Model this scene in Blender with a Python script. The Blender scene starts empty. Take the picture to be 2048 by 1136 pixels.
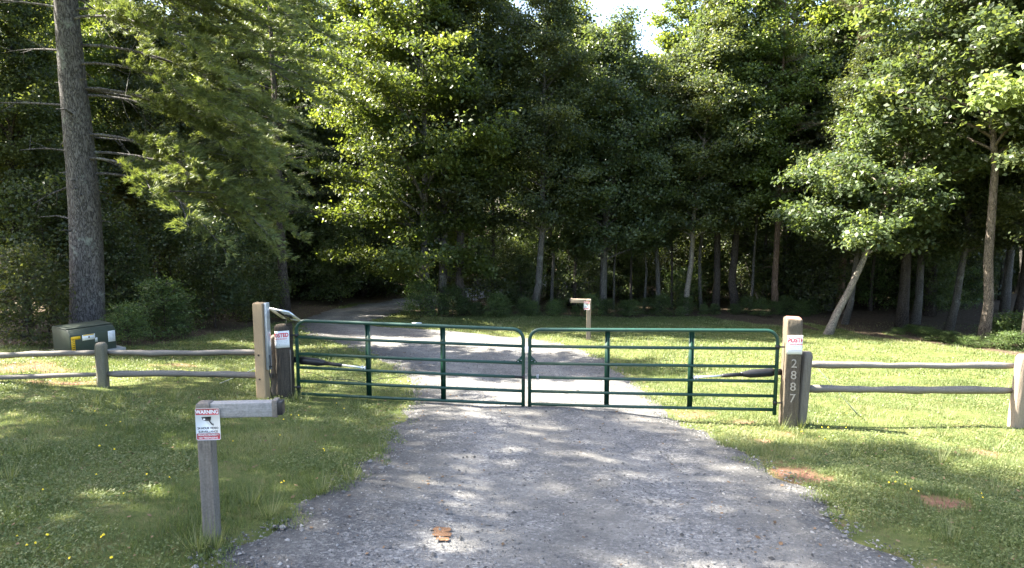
import bpy, math, random
import numpy as np
from mathutils import Vector, Matrix

R = math.radians
sc = bpy.context.scene
col = sc.collection

# ---------------------------------------------------------------- camera, sky, sun, exposure
CAM_H = 3.35
PITCH = R(7.0)
FPX = 1365.0            # focal length in pixels of the 2048-wide photograph (24 mm equivalent)
cam_d = bpy.data.cameras.new('camera')
cam_d.sensor_width = 36.0
cam_d.lens = 36.0 * FPX / 2048.0
cam_d.clip_start = 0.05
cam_d.clip_end = 3000.0
cam = bpy.data.objects.new('camera', cam_d)
cam.location = (0, 0, CAM_H)
cam.rotation_euler = (R(90) - PITCH, 0, 0)
col.objects.link(cam)
sc.camera = cam

SUN_AZ = 78.0           # degrees to the left of the view direction
SUN_EL = 47.0
sun_dir = Vector((-math.sin(R(SUN_AZ)) * math.cos(R(SUN_EL)), math.cos(R(SUN_AZ)) * math.cos(R(SUN_EL)), math.sin(R(SUN_EL))))
world = bpy.data.worlds.new('World')
sc.world = world
world.use_nodes = True
wn = world.node_tree
for n in list(wn.nodes):
    wn.nodes.remove(n)
sky = wn.nodes.new('ShaderNodeTexSky')
sky.sky_type = 'NISHITA'
sky.sun_disc = False
sky.sun_elevation = R(SUN_EL)
sky.sun_rotation = R(-SUN_AZ)
sky.dust_density = 3.0
sky.air_density = 1.0
sky.ozone_density = 1.0
bg = wn.nodes.new('ShaderNodeBackground')
bg.inputs['Strength'].default_value = 0.082
wo = wn.nodes.new('ShaderNodeOutputWorld')
wn.links.new(sky.outputs[0], bg.inputs['Color'])
wn.links.new(bg.outputs[0], wo.inputs['Surface'])

sun_l = bpy.data.lights.new('sun', 'SUN')
sun_l.energy = 5.0
sun_l.angle = R(0.55)
sun_l.color = (1.0, 0.94, 0.82)
sun = bpy.data.objects.new('sun', sun_l)
sun.rotation_euler = (-sun_dir).to_track_quat('-Z', 'Y').to_euler()
sun.location = (-30, 10, 40)
col.objects.link(sun)

sc.view_settings.view_transform = 'Standard'
sc.view_settings.look = 'None'
sc.view_settings.gamma = 1.0
sc.view_settings.use_curve_mapping = False
sc.view_settings.exposure = 3.15
sc.cycles.max_bounces = 6
sc.cycles.diffuse_bounces = 4
sc.cycles.glossy_bounces = 2
sc.cycles.transmission_bounces = 4
sc.cycles.caustics_reflective = False
sc.cycles.caustics_refractive = False
sc.cycles.use_denoising = True

rng = np.random.default_rng(7)

# ---------------------------------------------------------------- the lie of the land
def smin(a, b, k):
    h = np.clip(0.5 + 0.5 * (b - a) / k, 0, 1)
    return b * (1 - h) + a * h - k * h * (1 - h)

def gz(x, y):
    """height of the ground: falls away from the camera, then levels out in the wood"""
    x = np.asarray(x, float); y = np.asarray(y, float)
    d = smin(y - 10.9, 19.0, 6.0)
    d = -smin(-d, 11.0, 4.0)
    z = -0.095 * d - 0.033 * np.clip(x, -13, 16)
    z = z + 0.035 * np.sin(x * 0.9 + 1.3) * np.sin(y * 0.7 + 0.4) + 0.02 * np.sin(x * 2.1 + y * 1.7)
    # low bank in front of the wood
    z = z + 0.16 * np.exp(-((x - 0.5) / 4.5) ** 2 - ((y - 28.5) / 1.8) ** 2)
    return z

def ray(px, py):
    u = (px - 1024.0) / FPX; v = (py - 568.0) / FPX
    return np.array([u, math.cos(PITCH) - v * math.sin(PITCH), -math.sin(PITCH) - v * math.cos(PITCH)])

def on_ground(px, py):
    d = ray(px, py); lo, hi = 1.0, 140.0
    for _ in range(50):
        t = 0.5 * (lo + hi)
        p = d * t
        if CAM_H + p[2] > float(gz(p[0], p[1])): lo = t
        else: hi = t
    p = d * lo
    return np.array([p[0], p[1], float(gz(p[0], p[1]))])

def at_depth(px, py, t):
    p = ray(px, py) * t
    return np.array([p[0], p[1], p[2] + CAM_H])

def vnoise(x, y, s, seed=0):
    """cheap smooth noise 0..1"""
    g = np.random.default_rng(seed).random((64, 64))
    u = np.asarray(x) / s + 1000.3; v = np.asarray(y) / s + 1000.7
    i = np.floor(u).astype(int); j = np.floor(v).astype(int)
    fu = u - i; fv = v - j; fu = fu * fu * (3 - 2 * fu); fv = fv * fv * (3 - 2 * fv)
    a = g[i % 64, j % 64]; b = g[(i + 1) % 64, j % 64]; c = g[i % 64, (j + 1) % 64]; d = g[(i + 1) % 64, (j + 1) % 64]
    return (a * (1 - fu) + b * fu) * (1 - fv) + (c * (1 - fu) + d * fu) * fv

# ---------------------------------------------------------------- mesh helpers
def mesh_np(name, verts, faces, attrs=None, smooth=False):
    """faces: list of int arrays (n,k)"""
    me = bpy.data.meshes.new(name)
    verts = np.asarray(verts, np.float32)
    faces = [np.asarray(f, np.int32) for f in faces if len(f)]
    me.vertices.add(len(verts)); me.vertices.foreach_set('co', verts.ravel())
    nl = sum(f.size for f in faces); nf = sum(len(f) for f in faces)
    me.loops.add(nl); me.polygons.add(nf)
    me.loops.foreach_set('vertex_index', np.concatenate([f.ravel() for f in faces]))
    tot = np.concatenate([np.full(len(f), f.shape[1], np.int32) for f in faces])
    st = np.concatenate([[0], np.cumsum(tot)[:-1]]).astype(np.int32)
    me.polygons.foreach_set('loop_start', st)
    if smooth:
        me.polygons.foreach_set('use_smooth', np.ones(nf, bool))
    for k, a in (attrs or {}).items():
        at = me.attributes.new(k, 'FLOAT', 'POINT')
        at.data.foreach_set('value', np.asarray(a, np.float32))
    me.update(calc_edges=True)
    return me

class MB:
    """collects shapes into one mesh"""
    def __init__(s): s.v = []; s.f = {}; s.n = 0
    def add(s, v, *fs):
        v = np.asarray(v, float).reshape(-1, 3)
        for f in fs:
            f = np.asarray(f, int)
            if len(f): s.f.setdefault(f.shape[1], []).append(f + s.n)
        s.v.append(v); s.n += len(v)
        return s
    def box(s, c, size, M=None):
        h = np.asarray(size, float) / 2
        v = np.array([[x, y, z] for x in (-1, 1) for y in (-1, 1) for z in (-1, 1)], float) * h
        if M is not None: v = v @ np.asarray(M, float).T
        return s.add(v + np.asarray(c, float), [[0, 1, 3, 2], [4, 6, 7, 5], [0, 4, 5, 1], [2, 3, 7, 6], [0, 2, 6, 4], [1, 5, 7, 3]])
    def tube(s, pts, rad, k=8, cap=True, squash=None, jitter=0, seed=0):
        v, q, caps = sweep(pts, rad, k, squash, jitter, seed)
        s.add(v, q)
        if cap:
            for c in caps: s.f.setdefault(k, []).append(np.asarray([c]) + s.n - len(v))
        return s
    def prism(s, outline, z0, z1):
        o = np.asarray(outline, float); n = len(o)
        v = np.vstack([np.c_[o, np.full(n, z0)], np.c_[o, np.full(n, z1)]])
        i = np.arange(n); j = (i + 1) % n
        s.add(v, np.c_[i, j, j + n, i + n])
        s.f.setdefault(n, []).append(np.array([np.arange(n)[::-1]]) + s.n - 2 * n)
        s.f.setdefault(n, []).append(np.array([np.arange(n) + n]) + s.n - 2 * n)
        return s
    def build(s, name, mat, parent=None, bevel=0, smooth=False, M=None):
        v = np.vstack(s.v)
        if M is not None: v = v @ np.asarray(M.to_3x3()).T + np.asarray(M.translation)
        me = mesh_np(name, v, [np.vstack(f) for f in s.f.values()], smooth=smooth)
        return link(name, me, mat, parent, bevel)

def link(name, me, mat, parent=None, bevel=0):
    o = bpy.data.objects.new(name, me)
    if mat is not None and not len(me.materials): me.materials.append(mat)
    col.objects.link(o)
    if parent is not None: o.parent = parent
    if bevel:
        b = o.modifiers.new('bevel', 'BEVEL'); b.width = bevel; b.segments = 2; b.limit_method = 'ANGLE'
    return o

def sweep(pts, rad, k=8, squash=None, jitter=0, seed=0):
    pts = np.asarray(pts, float); n = len(pts)
    rad = np.broadcast_to(np.asarray(rad, float), (n,))
    t = np.gradient(pts, axis=0); t /= np.linalg.norm(t, axis=1)[:, None] + 1e-9
    ref = np.array([0, 0, 1.0]) if abs(t[:, 2]).mean() < 0.8 else np.array([0, 1.0, 0])
    a = np.cross(t, ref); la = np.linalg.norm(a, axis=1)
    if la.min() > 0.3: a /= la[:, None]
    else:                                   # carry the frame along a path that turns upright
        a0 = a[int(np.argmax(la))] / la.max()
        for i in range(n):
            a0 = a0 - t[i] * (a0 @ t[i]); l0 = np.linalg.norm(a0)
            if l0 < 0.15:
                a0 = np.cross(t[i], [0.6, 0.8, 0.0]); l0 = np.linalg.norm(a0)
            a0 = a0 / l0; a[i] = a0
    b = np.cross(t, a)
    th = np.arange(k) / k * 2 * np.pi
    prof = np.c_[np.cos(th), np.sin(th)]
    if squash is not None: prof = prof * np.asarray(squash)
    r = np.repeat(rad[:, None], k, 1)
    if jitter:
        g = np.random.default_rng(seed)
        r = r * (1 + jitter * g.normal(size=(1, k)) + 0.5 * jitter * g.normal(size=(n, k)))
    v = pts[:, None] + r[..., None] * (prof[None, :, :1] * a[:, None] + prof[None, :, 1:] * b[:, None])
    i = np.arange(n - 1)[:, None] * k; j = np.arange(k)[None]; j2 = (j + 1) % k
    q = np.stack([i + j, i + j2, i + k + j2, i + k + j], -1).reshape(-1, 4)
    return v.reshape(-1, 3), q, (np.arange(k)[::-1], np.arange(k) + (n - 1) * k)

def tag(o, label=None, cat=None, group=None, kind=None):
    if label: o['label'] = label
    if cat: o['category'] = cat
    if group: o['group'] = group
    if kind: o['kind'] = kind
    return o

def thing(name, label, cat, loc=(0, 0, 0), rz=0, group=None):
    o = bpy.data.objects.new(name, None); col.objects.link(o)
    o.location = loc; o.rotation_euler = (0, 0, rz); o.empty_display_size = 0.2
    return tag(o, label, cat, group)

def copy_tree(o, parent=None):
    c = o.copy(); col.objects.link(c); c.parent = parent
    for ch in o.children: copy_tree(ch, c)
    return c

# ---------------------------------------------------------------- materials
def new_mat(name):
    m = bpy.data.materials.new(name); m.use_nodes = True
    nt = m.node_tree
    for n in list(nt.nodes): nt.nodes.remove(n)
    out = nt.nodes.new('ShaderNodeOutputMaterial')
    return m, nt, out

def N(nt, kind, **kw):
    n = nt.nodes.new(kind)
    for k, v in kw.items():
        if k in n.inputs.keys(): n.inputs[k].default_value = v
        else: setattr(n, k, v)
    return n

def ramp(nt, fac, stops):
    r = nt.nodes.new('ShaderNodeValToRGB')
    els = r.color_ramp.elements
    while len(els) < len(stops): els.new(0.5)
    for e, (p, c) in zip(els, stops):
        e.position = p; e.color = (*c, 1) if len(c) == 3 else c
    nt.links.new(fac, r.inputs[0])
    return r.outputs[0]

def noise(nt, scale, detail=4, rough=0.6, stretch=None, coord='Object'):
    tc = N(nt, 'ShaderNodeTexCoord')
    src = tc.outputs[coord]
    if stretch:
        mp = N(nt, 'ShaderNodeMapping'); mp.inputs['Scale'].default_value = stretch
        nt.links.new(src, mp.inputs[0]); src = mp.outputs[0]
    n = N(nt, 'ShaderNodeTexNoise', Scale=scale, Detail=detail, Roughness=rough)
    nt.links.new(src, n.inputs['Vector'])
    return n.outputs['Fac']

def bump(nt, h, strength, dist):
    b = N(nt, 'ShaderNodeBump', Strength=strength, Distance=dist)
    nt.links.new(h, b.inputs['Height'])
    return b.outputs[0]

def mixc(nt, fac, a, b, mode='MIX'):
    m = N(nt, 'ShaderNodeMix', data_type='RGBA', blend_type=mode)
    for s, v in ((0, fac), (6, a), (7, b)):
        if isinstance(v, (int, float)): m.inputs[s].default_value = v
        elif isinstance(v, tuple): m.inputs[s].default_value = (*v, 1)
        else: nt.links.new(v, m.inputs[s])
    return m.outputs[2]

def plain(name, c, rough=0.6, metal=0.0, var=0.15, scale=12, spec=0.4, bmp=0.0):
    m, nt, out = new_mat(name)
    p = N(nt, 'ShaderNodeBsdfPrincipled', Roughness=rough, Metallic=metal)
    p.inputs['Specular IOR Level'].default_value = spec
    f = noise(nt, scale, 5)
    c0 = tuple(x * (1 - var) for x in c); c1 = tuple(min(1, x * (1 + var)) for x in c)
    nt.links.new(ramp(nt, f, [(0.3, c0), (0.7, c1)]), p.inputs['Base Color'])
    if bmp: nt.links.new(bump(nt, f, bmp, 0.01), p.inputs['Normal'])
    nt.links.new(p.outputs[0], out.inputs[0])
    return m

def wood(name, dark, light, stretch=(14, 14, 1.2), scale=4.0, bmp=0.5, tint=None):
    """weathered timber, grain running along local z (or as stretch says)"""
    m, nt, out = new_mat(name)
    p = N(nt, 'ShaderNodeBsdfPrincipled', Roughness=0.85)
    p.inputs['Specular IOR Level'].default_value = 0.2
    g = noise(nt, scale, 8, 0.7, stretch)
    b = noise(nt, 1.7, 3, 0.5)
    c = ramp(nt, g, [(0.28, dark), (0.5, tuple((a + d) / 2 for a, d in zip(dark, light))), (0.72, light)])
    c = mixc(nt, ramp(nt, b, [(0.35, (0, 0, 0)), (0.7, (1, 1, 1))]), c, tint or tuple(x * 0.75 for x in light))
    fine = noise(nt, 60, 2, 0.5)
    c = mixc(nt, 0.25, c, ramp(nt, fine, [(0.3, dark), (0.7, light)]))
    nt.links.new(c, p.inputs['Base Color'])
    nt.links.new(bump(nt, g, bmp, 0.01), p.inputs['Normal'])
    nt.links.new(p.outputs[0], out.inputs[0])
    return m

def bark(name, dark, light, scale=5.0, stretch=(3.0, 3.0, 0.8), lichen=None):
    m, nt, out = new_mat(name)
    p = N(nt, 'ShaderNodeBsdfPrincipled', Roughness=0.9)
    p.inputs['Specular IOR Level'].default_value = 0.15
    tc = N(nt, 'ShaderNodeTexCoord'); mp = N(nt, 'ShaderNodeMapping'); mp.inputs['Scale'].default_value = stretch
    nt.links.new(tc.outputs['Object'], mp.inputs[0])
    nz = N(nt, 'ShaderNodeTexNoise', Scale=3.0, Detail=3.0)
    nt.links.new(mp.outputs[0], nz.inputs['Vector'])
    vm = N(nt, 'ShaderNodeVectorMath', operation='ADD')
    nt.links.new(mp.outputs[0], vm.inputs[0]); nt.links.new(nz.outputs['Color'], vm.inputs[1])
    vo = N(nt, 'ShaderNodeTexVoronoi', Scale=scale, feature='DISTANCE_TO_EDGE')
    nt.links.new(vm.outputs[0], vo.inputs['Vector'])
    g = noise(nt, 14, 6, 0.7, stretch)
    crack = ramp(nt, vo.outputs['Distance'], [(0.0, (0, 0, 0)), (0.16, (1, 1, 1))])
    c = ramp(nt, g, [(0.3, dark), (0.7, light)])
    c = mixc(nt, crack, tuple(x * 0.45 for x in dark), c)
    if lichen:
        l = noise(nt, 2.2, 6, 0.75)
        c = mixc(nt, ramp(nt, l, [(0.56, (0, 0, 0)), (0.66, (0.8, 0.8, 0.8))]), c, lichen)
    nt.links.new(c, p.inputs['Base Color'])
    hh = mixc(nt, 0.4, crack, g)
    nt.links.new(bump(nt, hh, 0.8, 0.03), p.inputs['Normal'])
    nt.links.new(p.outputs[0], out.inputs[0])
    return m

def leaf_mat(name, dark, mid, light, trans=0.42, rough=0.42, spec=0.45, tgain=(1.5, 1.5, 0.7), ovar=0.25):
    m, nt, out = new_mat(name)
    at = N(nt, 'ShaderNodeAttribute', attribute_name='tint')
    c = ramp(nt, at.outputs['Fac'], [(0.0, dark), (0.5, mid), (1.0, light)])
    oi = N(nt, 'ShaderNodeObjectInfo')
    mr = N(nt, 'ShaderNodeMapRange'); mr.inputs[3].default_value = 1 - ovar; mr.inputs[4].default_value = 1 + ovar
    nt.links.new(oi.outputs['Random'], mr.inputs[0])
    hs = N(nt, 'ShaderNodeHueSaturation')
    nt.links.new(mr.outputs[0], hs.inputs['Value']); nt.links.new(c, hs.inputs['Color'])
    c = hs.outputs[0]
    p = N(nt, 'ShaderNodeBsdfPrincipled', Roughness=rough)
    p.inputs['Specular IOR Level'].default_value = spec
    nt.links.new(c, p.inputs['Base Color'])
    t = N(nt, 'ShaderNodeBsdfTranslucent')
    nt.links.new(mixc(nt, 1.0, c, tgain, 'MULTIPLY'), t.inputs['Color'])
    mx = N(nt, 'ShaderNodeMixShader'); mx.inputs[0].default_value = trans
    nt.links.new(p.outputs[0], mx.inputs[1]); nt.links.new(t.outputs[0], mx.inputs[2])
    nt.links.new(mx.outputs[0], out.inputs[0])
    return m

M = {}
M['leaf_poplar'] = leaf_mat('leaf_poplar', (0.06, 0.095, 0.026), (0.108, 0.15, 0.040), (0.18, 0.22, 0.06), trans=0.5, tgain=(1.9, 1.75, 0.75))
M['leaf_oak'] = leaf_mat('leaf_oak', (0.042, 0.066, 0.030), (0.072, 0.102, 0.044), (0.125, 0.155, 0.065), trans=0.48, tgain=(1.8, 1.7, 0.75))
M['leaf_dark'] = leaf_mat('leaf_dark', (0.038, 0.056, 0.025), (0.066, 0.088, 0.036), (0.13, 0.15, 0.055), trans=0.5, tgain=(1.9, 1.75, 0.75))
M['leaf_lime'] = leaf_mat('leaf_lime', (0.08, 0.115, 0.035), (0.13, 0.165, 0.055), (0.20, 0.225, 0.085))
M['needle_white'] = leaf_mat('needle_white', (0.07, 0.095, 0.033), (0.125, 0.155, 0.052), (0.21, 0.225, 0.08), trans=0.3, rough=0.5)
M['needle_dark'] = leaf_mat('needle_dark', (0.030, 0.050, 0.022), (0.055, 0.080, 0.035), (0.09, 0.11, 0.05), trans=0.25, rough=0.5)
M['needle_rust'] = leaf_mat('needle_rust', (0.085, 0.088, 0.045), (0.13, 0.13, 0.065), (0.19, 0.165, 0.09), trans=0.3, rough=0.6)
M['shrub'] = leaf_mat('shrub', (0.045, 0.080, 0.025), (0.080, 0.125, 0.038), (0.15, 0.19, 0.07), ovar=0.3)
M['grass'] = leaf_mat('grass', (0.082, 0.116, 0.038), (0.14, 0.178, 0.064), (0.31, 0.295, 0.16), trans=0.4, rough=0.5, spec=0.3, tgain=(1.25, 1.25, 0.7), ovar=0)
M['bark_pine'] = bark('bark_pine', (0.085, 0.078, 0.078), (0.21, 0.195, 0.19), scale=5.5, lichen=(0.26, 0.28, 0.25))
M['bark_red'] = bark('bark_red', (0.13, 0.085, 0.06), (0.30, 0.21, 0.155), scale=5.0)
M['bark_brown'] = bark('bark_brown', (0.11, 0.088, 0.072), (0.26, 0.215, 0.175), scale=6.0)
M['bark_grey'] = bark('bark_grey', (0.09, 0.085, 0.075), (0.22, 0.205, 0.185), scale=9.0, lichen=(0.27, 0.28, 0.25))
M['bark_dark'] = bark('bark_dark', (0.05, 0.042, 0.036), (0.13, 0.11, 0.095), scale=6.0)
M['bark_pale'] = bark('bark_pale', (0.22, 0.19, 0.155), (0.42, 0.37, 0.31), scale=7.0, lichen=(0.2, 0.19, 0.15))
M['dead_twig'] = plain('dead_twig', (0.26, 0.23, 0.2), 0.9, var=0.3)

M['green_paint'] = plain('green_paint', (0.009, 0.046, 0.030), 0.45, var=0.18, scale=9, spec=0.5)
M['green_paint_dark'] = plain('green_paint_dark', (0.007, 0.042, 0.025), 0.42, var=0.2, scale=9, spec=0.5)
M['rail_wood'] = wood('rail_wood', (0.075, 0.066, 0.058), (0.27, 0.245, 0.215), (1.0, 14, 14))
M['post_wood'] = wood('post_wood', (0.10, 0.085, 0.068), (0.25, 0.215, 0.175))
M['post_mossy'] = wood('post_mossy', (0.10, 0.085, 0.068), (0.24, 0.21, 0.17), tint=(0.10, 0.12, 0.055))
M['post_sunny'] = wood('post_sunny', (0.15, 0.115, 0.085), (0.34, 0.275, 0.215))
M['sign_post_wood'] = wood('sign_post_wood', (0.065, 0.055, 0.046), (0.26, 0.232, 0.20))
M['arm_wood'] = wood('arm_wood', (0.085, 0.08, 0.076), (0.42, 0.405, 0.39), (1.0, 16, 16), bmp=0.7)
M['tan_wood'] = wood('tan_wood', (0.28, 0.19, 0.11), (0.46, 0.335, 0.205), bmp=0.2)
M['tarred_wood'] = wood('tarred_wood', (0.022, 0.020, 0.018), (0.13, 0.105, 0.08), (10, 10, 0.7), bmp=0.9, tint=(0.03, 0.027, 0.024))
M['tie_wood'] = wood('tie_wood', (0.03, 0.022, 0.016), (0.19, 0.15, 0.112), (9, 9, 1.3), scale=3.0, bmp=1.0, tint=(0.13, 0.115, 0.075))
M['tie_top'] = wood('tie_top', (0.20, 0.085, 0.06), (0.36, 0.19, 0.145), (6, 6, 6), bmp=0.5)
M['steel'] = plain('steel', (0.50, 0.53, 0.57), 0.45, 0.75, 0.12, 20)
M['aluminium'] = plain('aluminium', (0.72, 0.74, 0.76), 0.35, 0.8, 0.06, 20)
M['black_plastic'] = plain('black_plastic', (0.016, 0.016, 0.018), 0.4, 0, 0.2, 15)
M['solar_back'] = plain('solar_back', (0.62, 0.64, 0.66), 0.5, 0, 0.08, 6)
M['solar_cell'] = plain('solar_cell', (0.012, 0.016, 0.035), 0.12, 0, 0.2, 30, spec=0.6)
M['xfmr_green'] = plain('xfmr_green', (0.034, 0.047, 0.034), 0.5, 0, 0.2, 5, bmp=0.05)
M['concrete'] = plain('concrete', (0.30, 0.29, 0.27), 0.9, 0, 0.2, 10, bmp=0.3)
M['sticker_yellow'] = plain('sticker_yellow', (0.78, 0.46, 0.02), 0.5, 0, 0.08, 40)
M['sticker_white'] = plain('sticker_white', (0.78, 0.79, 0.80), 0.5, 0, 0.06, 40)
M['sign_white'] = plain('sign_white', (0.80, 0.81, 0.82), 0.45, 0, 0.05, 8)
M['sign_red'] = plain('sign_red', (0.45, 0.03, 0.045), 0.45, 0, 0.08, 8)
M['print_red'] = plain('print_red', (0.62, 0.03, 0.06), 0.5, 0, 0.1, 30)
M['print_black'] = plain('print_black', (0.015, 0.015, 0.017), 0.5, 0, 0.1, 30)
M['print_grey'] = plain('print_grey', (0.42, 0.40, 0.43), 0.5, 0, 0.1, 30)
M['number_tan'] = plain('number_tan', (0.27, 0.245, 0.205), 0.6, 0, 0.2, 25)
M['flower'] = plain('flower', (0.85, 0.62, 0.02), 0.6, 0, 0.1, 40)
M['cable'] = plain('cable', (0.02, 0.02, 0.02), 0.5)
M['tag_white'] = plain('tag_white', (0.75, 0.75, 0.75), 0.5)

# ---------------------------------------------------------------- the driveway's outline (ground coordinates)
left_px = [(250, 1260), (395, 1136), (560, 1030), (700, 950), (768, 890), (815, 815), (812, 765), (775, 720), (690, 690), (622, 672), (598, 652), (606, 638), (650, 622), (720, 608), (800, 597)]
right_px = [(2040, 1260), (1850, 1136), (1690, 1035), (1550, 950), (1430, 880), (1330, 820), (1262, 760), (1205, 715), (1120, 684), (980, 668), (842, 661), (744, 652), (738, 643), (785, 628), (848, 611)]
def chaikin(p, n=2):
    p = np.asarray(p, float)
    for _ in range(n):
        q = np.empty((2 * len(p), 2)); q[0] = p[0]; q[-1] = p[-1]
        q[1:-1:2] = 0.75 * p[:-1] + 0.25 * p[1:]; q[2:-1:2] = 0.25 * p[:-1] + 0.75 * p[1:]
        p = q
    return p
L0 = np.array([on_ground(*p)[:2] for p in left_px]); R0 = np.array([on_ground(*p)[:2] for p in right_px])
# carry the two edges on: behind the camera to the public road, and on into the wood to the right
L0 = np.vstack([[-6.0, -1.0], L0, L0[-1] + [2.4, 4.5], L0[-1] + [8, 14.0]])
R0 = np.vstack([[7.5, -1.0], R0, R0[-1] + [2.8, 4.0], R0[-1] + [10.0, 12.5]])
LE, RE = chaikin(L0, 3), chaikin(R0, 3)
def resample(p, n):
    d = np.r_[0, np.cumsum(np.linalg.norm(np.diff(p, axis=0), axis=1))]
    s = np.linspace(0, d[-1], n)
    return np.c_[np.interp(s, d, p[:, 0]), np.interp(s, d, p[:, 1])]
LE, RE = resample(LE, 130), resample(RE, 130)
for E in (LE, RE):
    a_, b_ = E[:, 0].copy(), E[:, 1].copy()
    E[:, 0] += (vnoise(a_, b_, 0.55, 71) - 0.5) * 0.30 + (vnoise(a_, b_, 0.2, 72) - 0.5) * 0.12
    E[:, 1] += (vnoise(a_, b_, 0.55, 73) - 0.5) * 0.22
poly = np.vstack([LE, RE[::-1]])

def road_dist(x, y):
    """signed distance to the edge of the driveway, negative inside"""
    P = np.c_[np.ravel(x), np.ravel(y)]
    A = poly; B = np.roll(poly, -1, 0)
    best = np.full(len(P), 1e9); inside = np.zeros(len(P), bool)
    for a, b in zip(A, B):
        ab = b - a; L = ab @ ab
        if L < 1e-9: continue
        t = np.clip(((P - a) @ ab) / L, 0, 1)
        d = np.hypot(P[:, 0] - a[0] - t * ab[0], P[:, 1] - a[1] - t * ab[1])
        best = np.minimum(best, d)
        c = ((a[1] > P[:, 1]) != (b[1] > P[:, 1])) & (P[:, 0] < (b[0] - a[0]) * (P[:, 1] - a[1]) / (b[1] - a[1] + 1e-12) + a[0])
        inside ^= c
    return np.where(inside, -best, best).reshape(np.shape(x))

# bare red clay, (pixel of the spot, half sizes in metres)
clay_spots = [((1610, 950), 0.42, 0.34), ((1390, 828), 0.28, 0.2), ((1520, 880), 0.2, 0.2), ((30, 735), 0.9, 0.7), ((140, 765), 0.8, 0.25), ((1480, 845), 0.16, 0.14), ((1880, 1000), 0.3, 0.25), ((1960, 905), 0.25, 0.2), ((1560, 870), 0.2, 0.15), ((350, 730), 0.35, 0.3)]
clay_c = [(on_ground(*p), a, b) for p, a, b in clay_spots]
def clay_mask(x, y):
    m = np.zeros(np.shape(x))
    wob = (vnoise(x, y, 0.22, 3) - 0.5) * 1.3 + (vnoise(x, y, 0.07, 4) - 0.5) * 0.8
    for c, a, b in clay_c:
        d = np.hypot((x - c[0]) / a, (y - c[1]) / b) + wob
        m = np.maximum(m, np.clip((1.15 - d) / 0.4, 0, 1))
    return m
# edge of the wood: where lawn gives way to leaf litter (pixel points of the line)
wood_px = [(-700, 690), (-200, 700), (60, 700), (130, 690), (300, 690), (400, 672), (520, 662), (600, 636), (700, 606), (800, 600), (825, 634), (905, 634), (1000, 629), (1200, 634), (1400, 633), (1560, 634), (1640, 660), (1760, 664), (1850, 690), (1960, 700), (2048, 712), (2300, 730), (2800, 740)]
wood_l = np.array([on_ground(*p)[:2] for p in wood_px])
wood_l = wood_l[np.argsort(wood_l[:, 0])]
def forest_mask(x, y):
    e = np.interp(x, wood_l[:, 0], wood_l[:, 1]) + (vnoise(x, y, 0.8, 5) - 0.5) * 1.3
    return np.clip((np.asarray(y) - e) / 0.7 + 0.5, 0, 1)

# ground sheet: fine near the camera, reaching the horizon
def axis(lo, hi, step, far):
    a = np.arange(lo, hi + 1e-6, step)
    k = np.cumsum(step * 1.35 ** np.arange(1, 30)); k = np.r_[k[k < far], far]
    return np.r_[(lo - k)[::-1], a, hi + k]
gx = axis(-19, 21, 0.16, 600); gy = axis(2.5, 36, 0.16, 600)
X, Y = np.meshgrid(gx, gy)
rd = road_dist(X, Y)
Zg = gz(X, Y) - 0.05 * np.clip((-rd + 0.02) / 0.25, 0, 1) - 0.012 * clay_mask(X, Y)
fine = (np.abs(X) < 25) & (Y < 45)
Zg = Zg + np.where(fine, (vnoise(X, Y, 0.5, 11) - 0.5) * 0.03, 0)
nx, ny = len(gx), len(gy)
ii = (np.arange(ny - 1)[:, None] * nx + np.arange(nx - 1)[None]).ravel()
me = mesh_np('ground', np.c_[X.ravel(), Y.ravel(), Zg.ravel()], [np.c_[ii, ii + 1, ii + nx + 1, ii + nx]],
             {'clay': clay_mask(X, Y).ravel(), 'forest': forest_mask(X, Y).ravel()}, True)
m, nt, out = new_mat('ground_soil')
p = N(nt, 'ShaderNodeBsdfPrincipled', Roughness=0.95); p.inputs['Specular IOR Level'].default_value = 0.1
turf = ramp(nt, noise(nt, 3.5, 8, 0.7), [(0.3, (0.055, 0.075, 0.022)), (0.5, (0.085, 0.10, 0.032)), (0.72, (0.15, 0.13, 0.06))])
litter = ramp(nt, noise(nt, 9.0, 8, 0.75), [(0.3, (0.028, 0.021, 0.014)), (0.52, (0.075, 0.056, 0.038)), (0.72, (0.15, 0.115, 0.08))])
clay = ramp(nt, noise(nt, 12.0, 6, 0.7), [(0.3, (0.13, 0.062, 0.040)), (0.7, (0.25, 0.14, 0.095))])
a1 = N(nt, 'ShaderNodeAttribute', attribute_name='forest'); a2 = N(nt, 'ShaderNodeAttribute', attribute_name='clay')
c = mixc(nt, a1.outputs['Fac'], turf, litter); c = mixc(nt, a2.outputs['Fac'], c, clay)
nt.links.new(c, p.inputs['Base Color'])
nt.links.new(bump(nt, noise(nt, 22, 6, 0.7), 0.7, 0.03), p.inputs['Normal'])
nt.links.new(p.outputs[0], out.inputs[0])
tag(link('ground', me, m), kind='structure')

# driveway: one sheet between the two wobbling edges, slightly crowned, its rims sunk into the turf
NS, NC = 420, 27
Ls, Rs = resample(LE, NS), resample(RE, NS)
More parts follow.
